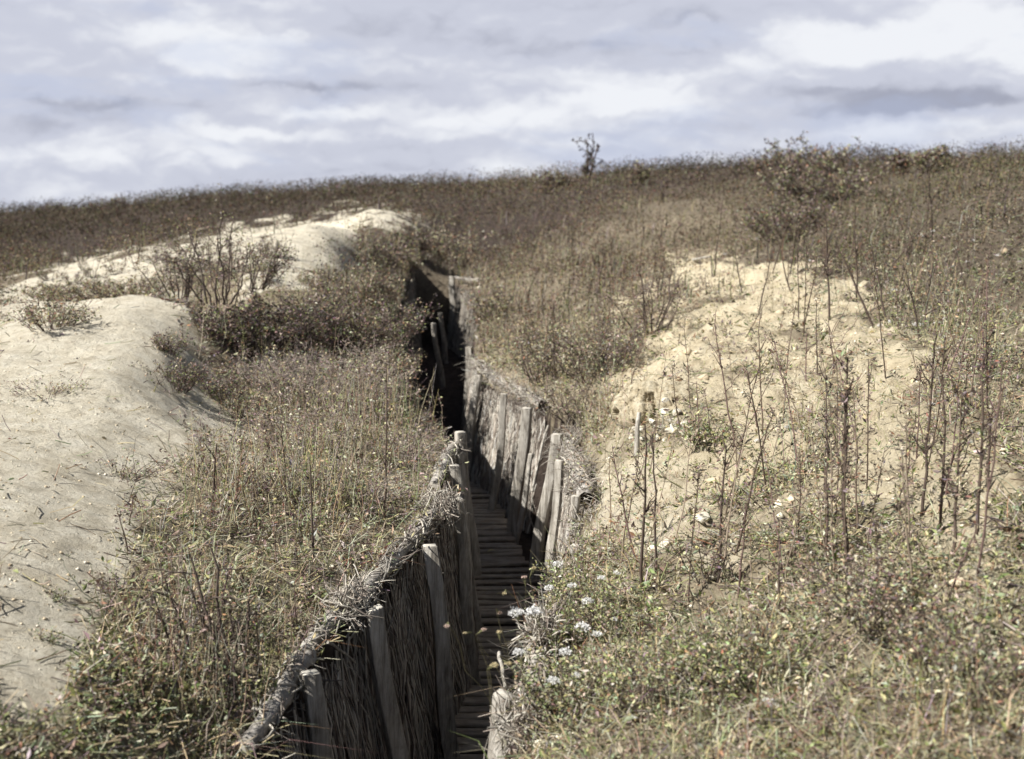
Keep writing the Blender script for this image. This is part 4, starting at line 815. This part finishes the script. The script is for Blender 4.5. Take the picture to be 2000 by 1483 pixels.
shrub((440,590), 1.0, 'sparse twiggy shrub with long bare shoots standing before the second ridge', 12, 90, 500, .03, WDK, 'twiggy_shrub', 'shrub', (.55, .4), base=at(430,588,11.6), stemr=.008)
shrub((360,560), .7, 'brown weedy shrub behind the crest of the sandy heap', 16, 160, 1100, .028, WDK, 'twiggy_shrub', 'shrub', (.55, .4), base=at(350,575,12.8))
shrub((500,560), .5, 'bushy brown weed right of the shrub with long shoots', 14, 120, 700, .03, WDK, 'twiggy_shrub', 'shrub', (.5, .4), base=at(490,560,12.9))
shrub((640,590), .5, 'thin shrub with one long shoot right of the small sandy ridge', 8, 60, 400, .03, WDK, 'twiggy_shrub', 'shrub', (.3, .3), stemr=.007)
shrub((440,1340), .66, 'many stemmed bare shrub fanning up at the lower left', 11, 70, 420, .018, W_BROWN, 'fan_shrub', 'shrub', (.36, .16), stemr=.0085, lean=-.12)
shrub((1270,650), 1.05, 'branching dead sapling on the slope left of the right mound', 9, 80, 300, .03, WDK, 'dead_sapling', 'sapling', (.42, .4), stemr=.011)
shrub((1060,740), .65, 'brown thicket on the bank above the bright hurdle', 40, 420, 2600, .03, W_BROWN, 'thicket', 'bush', (.5, .7), stemr=.005)
shrub((1160,740), .6, 'thicket right of the brown square post', 40, 400, 2200, .03, W_BROWN, 'thicket', 'bush', (.5, .8), stemr=.005)
shrub((960,620), .6, 'reddish brown scrubby bush beyond the bright hurdle', 36, 320, 2200, .038, W_BROWN, 'thicket', 'bush', (.5, .9), stemr=.006)
shrub((890,520), .9, 'brown bush on the bank right behind the far bend of the trench', 40, 360, 2600, .05, W_BROWN, 'thicket', 'bush', (1.3, .9), stemr=.008)
shrub((800,570), .7, 'dark bush shading the far left wall of the trench', 40, 320, 2400, .045, WDK, 'thicket', 'bush', (.5, 1.0), stemr=.008, base=h3(-2.4, 22))
shrub(None, .5, 'brown thicket closing off the far end of the trench', 50, 500, 4200, .045, WDK, 'thicket', 'bush', (.65, .45), stemr=.007, base=h3(-2.15, 25.4))
shrub(None, .5, 'drooping brush at the far left corner of the trench', 40, 320, 2600, .04, W_BROWN, 'thicket', 'bush', (.3, .6), stemr=.006, base=h3(-2.05, 23.6))
shrub((1120,1190), .24, 'leafy bush of weeds hanging over the right lip by the stumpy post', 30, 220, 1400, .02, W_GREEN, 'weed_clump', 'weeds', (.16, .35), stemr=.003)
shrub((1090,1270), .27, 'tall flowering weed clump leaning over the slats from the right lip', 40, 300, 1800, .018, W_GREEN, 'weed_clump', 'weeds', (.14, .3), stemr=.0025)
shrub((1200,1240), .22, 'leafy olive weed clump right of the large white flower head', 36, 260, 1700, .018, W_GREEN, 'weed_clump', 'weeds', (.22, .3), stemr=.0025)
shrub((1480,1330), .22, 'greenish weed clump in the middle of the bottom right bank', 40, 260, 2400, .018, W_GREEN, 'weed_clump', 'weeds', (.4, .25), stemr=.0025)
shrub((1700,1200), .26, 'dry brown weed clump on the lower right bank', 40, 300, 1800, .018, W_BROWN, 'weed_clump', 'weeds', (.3, .3), stemr=.0025)
shrub((1880,1330), .24, 'dry weed clump at the lower right corner', 36, 260, 1500, .018, W_BROWN, 'weed_clump', 'weeds', (.25, .3), stemr=.0025)
shrub((340,760), .22, 'ragged weeds hanging at the broken edge of the sandy heap', 50, 320, 2600, .02, WDK, 'weed_clump', 'weeds', (.35, .3), stemr=.003)
shrub((330,690), .18, 'small dark weeds on the rim of the sandy heap', 36, 200, 1500, .02, WDK, 'weed_clump', 'weeds', (.2, .25), stemr=.003)
shrub((430,780), .25, 'dark weeds in the slump below the sandy heap', 40, 300, 2200, .02, WDK, 'weed_clump', 'weeds', (.3, .35), stemr=.003)
shrub((500,820), .25, 'brown weeds on the slumped sand right of the heap', 40, 300, 1800, .02, W_BROWN, 'weed_clump', 'weeds', (.3, .4), stemr=.003)
shrub((230,930), .10, 'low straggling weeds at the lower rim of the sandy heap', 40, 160, 900, .014, W_BROWN, 'weed_clump', 'weeds', (.4, .3), stemr=.002)
shrub((1130,1400), .25, 'dense green weed clump at the bottom beside the lip log', 36, 260, 2200, .018, W_GREEN, 'weed_clump', 'weeds', (.25, .3), stemr=.003)
shrub((1300,1400), .24, 'dense green weed clump at the bottom centre right', 30, 240, 1800, .018, W_GREEN, 'weed_clump', 'weeds', (.35, .25), stemr=.003)
shrub((1380,875), .22, 'small green weed at the foot of the joined stems', 16, 80, 500, .03, W_GREEN, 'weed_clump', 'weeds', (.2, .2), stemr=.003)
shrub((1385,1130), .22, 'dark fan of thin stems near the large pale stone', 16, 50, 160, .02, W_BROWN, 'weed_clump', 'weeds', (.2, .1), stemr=.003)
shrub((215,1160), .09, 'small dark tuft on the sandy heap at lower left', 16, 60, 260, .018, WDK, 'soil_tuft', 'tuft', (.12, .06), stemr=.002)
shrub((100,640), .3, 'green and brown weeds at the far left edge of the sandy heap', 40, 260, 1800, .028, W_BROWN, 'weed_clump', 'weeds', (.35, .5), stemr=.003)
shrub((90,770), .10, 'thin brownish weeds creeping over the left edge of the sand', 40, 160, 700, .016, W_BROWN, 'weed_clump', 'weeds', (.3, .3), stemr=.002)
shrub((110,1172), .04, 'tiny green tuft on the sandy heap, left of the dark one', 10, 40, 160, .014, W_GREEN, 'soil_tuft', 'tuft', (.06, .05), stemr=.002)
shrub((85,1250), .04, 'low tuft on bare sand near the lower left edge', 10, 40, 160, .014, W_GREEN, 'soil_tuft', 'tuft', (.07, .05), stemr=.002)
for px, py, D, sz, sp, lab in ((110,570,15.2,.26,.7,'low brown scrub in the dip behind the left end of the sandy heap'),(180,560,15.4,.24,.7,'low brown scrub in the dip behind the middle of the sandy heap'),(260,562,15.2,.28,.6,'brown scrub in the dip behind the heap, left of the twiggy shrub')):
    b = at(px, py, D); b.z = h1(b.x, b.y); shrub(None, sz, lab, 40, 320, 3000, .03, W_BROWN, 'dip_scrub', 'scrub', (sp, .5), 'scrub between heap and ridge', stemr=.004, base=b)
k = 0
while k < 30:
    px = RNG.uniform(70, 660); py = RNG.uniform(0, 1) ** .8 * 75 + np.interp(px, [70, 400, 660], [535, 480, 480]); b = hit(px, py)
    if b.y < 12.5: continue
    lb = place_label('small brown weed', px, py, LM_C)
    if lb is None: k += .2; continue
    shrub(None, RNG.uniform(.15, .45), lb, 9, 60, 320, .026, WDK, 'ridge_weed', 'weed', (.22, .2), 'weeds on the far chalk ridge', stemr=.004, base=b); k += 1
# skyline
b = hit(1144, 360); shrub(None, 2.5, 'small ragged lone sapling standing on the skyline', 5, 26, 260, .13, [0,.4,0,0,3,0,0,1,0], 'lone_sapling', 'tree', (.42, .4), stemr=.04, base=b, lean=.12)
for px, hh, sp, lab in ((1515, .9, 1.2, 'dark bush on the skyline, left one of a close pair'), (1585, 1.25, 1.5, 'dark bush on the skyline, taller right one of a close pair'), (1820, .6, .5, 'small bush on the skyline near the right edge'), (1755, .6, .35, 'spiky small bush on the skyline left of the one by the edge'), (1250, .7, .4, 'low dark bush on the skyline right of the lone sapling'), (1080, .7, .8, 'low bush on the skyline left of the lone sapling')):
    yy = 352 - (px - 1144) * .045 + 14; shrub((px, yy), hh, lab, 40, 260, 2600, .085, WDK, 'skyline_bush', 'bush', (sp, sp), 'bushes on the skyline', stemr=.016)
shrub((1590,400), 1.2, 'tall dark bush on the hillside just below the skyline pair', 40, 360, 4200, .07, WDK, 'hillside_bush', 'bush', (1.6, 1.2), stemr=.01)
shrub((1540,470), .9, 'lower dark bush on the hillside, above the crest of the right mound', 40, 360, 3400, .055, WDK, 'hillside_bush', 'bush', (1.2, 1.0), stemr=.008)
k = 0
while k < 40:
    px = RNG.uniform(60, 1960); sky = np.interp(px, [75, 400, 700, 1000, 1150, 1500, 1950], [408, 390, 374, 362, 350, 330, 318])
    yy = sky + RNG.uniform(5, 22); b = hit(px, yy); lb = place_label('small dark tuft', px, sky, LM_S)
    if lb is None: k += .2; continue
    shrub(None, RNG.uniform(.3, .75) * b.y / 50, lb, 8, 40, 200, .10 * b.y / 60, WDK, 'horizon_tuft', 'tuft', (.5, .4), 'tufts along the horizon', stemr=.015, base=b); k += 1

# ------------------------------------------------------------------ white umbels and seed heads
m_petal, nt, p, o = mat('petals', .7); nt.links.new(ramp(nt, nz(nt, objco(nt), 60, 3), [(.3, (.62, .60, .58)), (.7, (.85, .84, .84))]), p.inputs['Base Color'])
def umbel(base, head, r, label, group='white flower heads in the weeds', c=(.80, .79, .78)):
    b = np.array(base, float); t = np.array(head, float); root = empty('white_umbel', tuple(b), label, 'flower', group); org = tuple(b)
    mb = MB(); P = wander(b, t - [0, 0, r], 7, .06); add_tubes(mb, P, (.0013 * np.linspace(1.2, .7, 7))[None], np.array([[.10, .09, .05]]), 4); n_ = 14; a = RNG.uniform(0, 6.28, n_); q = np.sqrt(RNG.uniform(0, 1, n_)) * r
    e = t + np.stack([np.cos(a) * q, np.sin(a) * q, .25 * r * (1 - (q / r) ** 2)], 1); add_tubes(mb, wander(np.repeat(P[:, -1], n_, 0), e, 3, .05), .0005, np.array([[.2, .2, .1]] * n_), 3); mb.build('stem', m_stem, root, origin=org)
    mb = MB(); N = 150; a = RNG.uniform(0, 6.28, N); q = np.sqrt(RNG.uniform(0, 1, N)) * r; pp = t + np.stack([np.cos(a) * q, np.sin(a) * q, .45 * r * (1 - (q / r) ** 2) + RNG.normal(0, .12 * r, N)], 1)
    add_leaves(mb, pp, r * RNG.uniform(.2, .4, N), np.clip(np.array(c) * RNG.uniform(.85, 1.1, (N, 1)), 0, .9), .8, .2); mb.build('flower_head', m_leaf, root, origin=org); return root
big = [(1008,1198,4.5,.017,'white flower head over the walkway, left one of a pair'),(1042,1196,4.6,.017,'white flower head over the walkway, right one of a pair'),(1013,1276,4.3,.013,'white flower head at the lip, below the pair'),
 (1090,1103,5.6,.014,'white flower head at the foot of the thin white post'),(1137,1226,4.6,.016,'large white flower head in the middle of the weeds right of the pair'),(1105,1275,4.4,.013,'white flower head below the large one in the lip weeds'),
 (1148,1175,4.9,.013,'pale flower head above the large one in the lip weeds'),(1500,1375,3.8,.014,'white flower head low down in the bottom weeds'),(1200,1210,4.8,.009,'small pale flower head right of the large one'),
 (1072,1150,5.2,.012,'white flower head between the thin white post and the pair'),(1118,1145,5.2,.011,'white flower head up and left of the pale one in the lip weeds'),(1165,1240,4.7,.012,'white flower head right of the large one, slightly lower'),(1175,1130,5.4,.010,'small white flower head farthest up the right lip weeds'),(1080,1330,4.2,.012,'white flower head just right of the lip log'),(1125,1320,4.3,.010,'small white flower head low in the lip weeds'),(1205,1120,5.6,.010,'bluish white flower head right of the brushwood around the stump'),
 (985,1160,5.0,.008,'yellowish seed head above the pair over the walkway'),(1043,1110,5.3,.009,'yellowish seed head left of the one at the thin white post'),(1024,1128,5.2,.010,'pinkish seed head over the middle slats'),
 (976,1198,4.6,.008,'small pinkish seed head left of the white pair'),(945,1230,4.4,.008,'pale seed head on an upright bare stem over the walkway'),(872,1224,4.3,.009,'pinkish seed head farthest left over the dark hurdle'),
 (908,1237,4.3,.006,'tiny yellow seed head over the dark left wall'),(975,1235,4.4,.008,'double yellow seed head right of the upright one'),(965,1300,4.1,.011,'yellow green seed head above the chipped bright post'),(993,1297,4.2,.010,'yellow green seed head just left of the lip log')]
def foot(px, D):
    x = float(lipR(D)) + abs(RNG.normal(.05, .05)); return Vector((x, D + RNG.normal(0, .08), h1(x + .02, D) - .02))
for px, py, D, r, lab in big:
    seed_ = 'seed' in lab; r *= 1.3 if seed_ else 1.85; c = (.6, .52, .33) if 'yellow' in lab else ((.62, .48, .42) if seed_ else (.80, .80, .80)); hd = at(px, py, D)
    if px > 1060: x, D2 = hd.x + RNG.normal(0, .03), hd.y + RNG.uniform(.0, .1); ft = Vector((x, D2, h1(x, D2)))
    else: ft = foot(px, D)
    umbel(ft, hd, r, lab, c=c)
def umbels(pts, lab, g, r=.014, hh=.14, lms=None, kind=''):
    for px, py in pts:
        lb = place_label(kind, px, py, lms)
        if lb is None: continue
        b = hit(px, py + hh * 30); b.z += 0; umbel(b, at(px, py, b.y), r * RNG.uniform(.7, 1.3) * (1 + b.y / 25), lb, g)
umbels([(1735,575),(1747,568),(1720,637),(1790,635),(1830,632),(1845,660),(1895,664),(1893,690),(1822,452),(1800,462),(1900,470),(1890,512),(1415,497),(1480,468),(1580,510),(1700,640),(1950,500),(1735,630)], 'small white flower head in the green heath on the upper right', 'white flowers in the upper right heath', .022, lms=LM_H, kind='small white flower head')
umbels([(1840,680),(1838,692),(1845,705),(1843,718),(1850,730),(1570,838),(1575,850),(1540,835),(1480,862),(1410,702),(1660,810),(1915,850),(1910,700),(1820,790),(1700,1060)], 'small pale blurred flower head on the bare right slope', 'pale flowers on the right slope', .014, lms=LM_R, kind='small pale flower head')
umbels([(493,992),(475,998),(655,988),(438,1030),(433,1040),(700,1015),(655,1085),(325,1135),(735,1020),(645,1090),(535,1180),(390,1210),(600,1160)], 'small whitish flower head in the weeds of the left bank', 'white flowers on the left bank', .009, .08, lms=LM_L, kind='small whitish flower head')
umbels([(1280,960),(1665,1210),(1350,1070),(1445,1210),(1260,1265),(1650,1180),(1590,1230),(1690,1412),(1390,1240),(1830,1250),(1240,1150)], 'small whitish flower head in the weeds at the bottom right', 'white flowers at the bottom right', .010, .08, lms=LM_R + [(1300,1400,'the bottom green clump'),(1690,1380,'the bottom right edge'),(1480,1330,'the greenish weed clump')], kind='small whitish flower head')
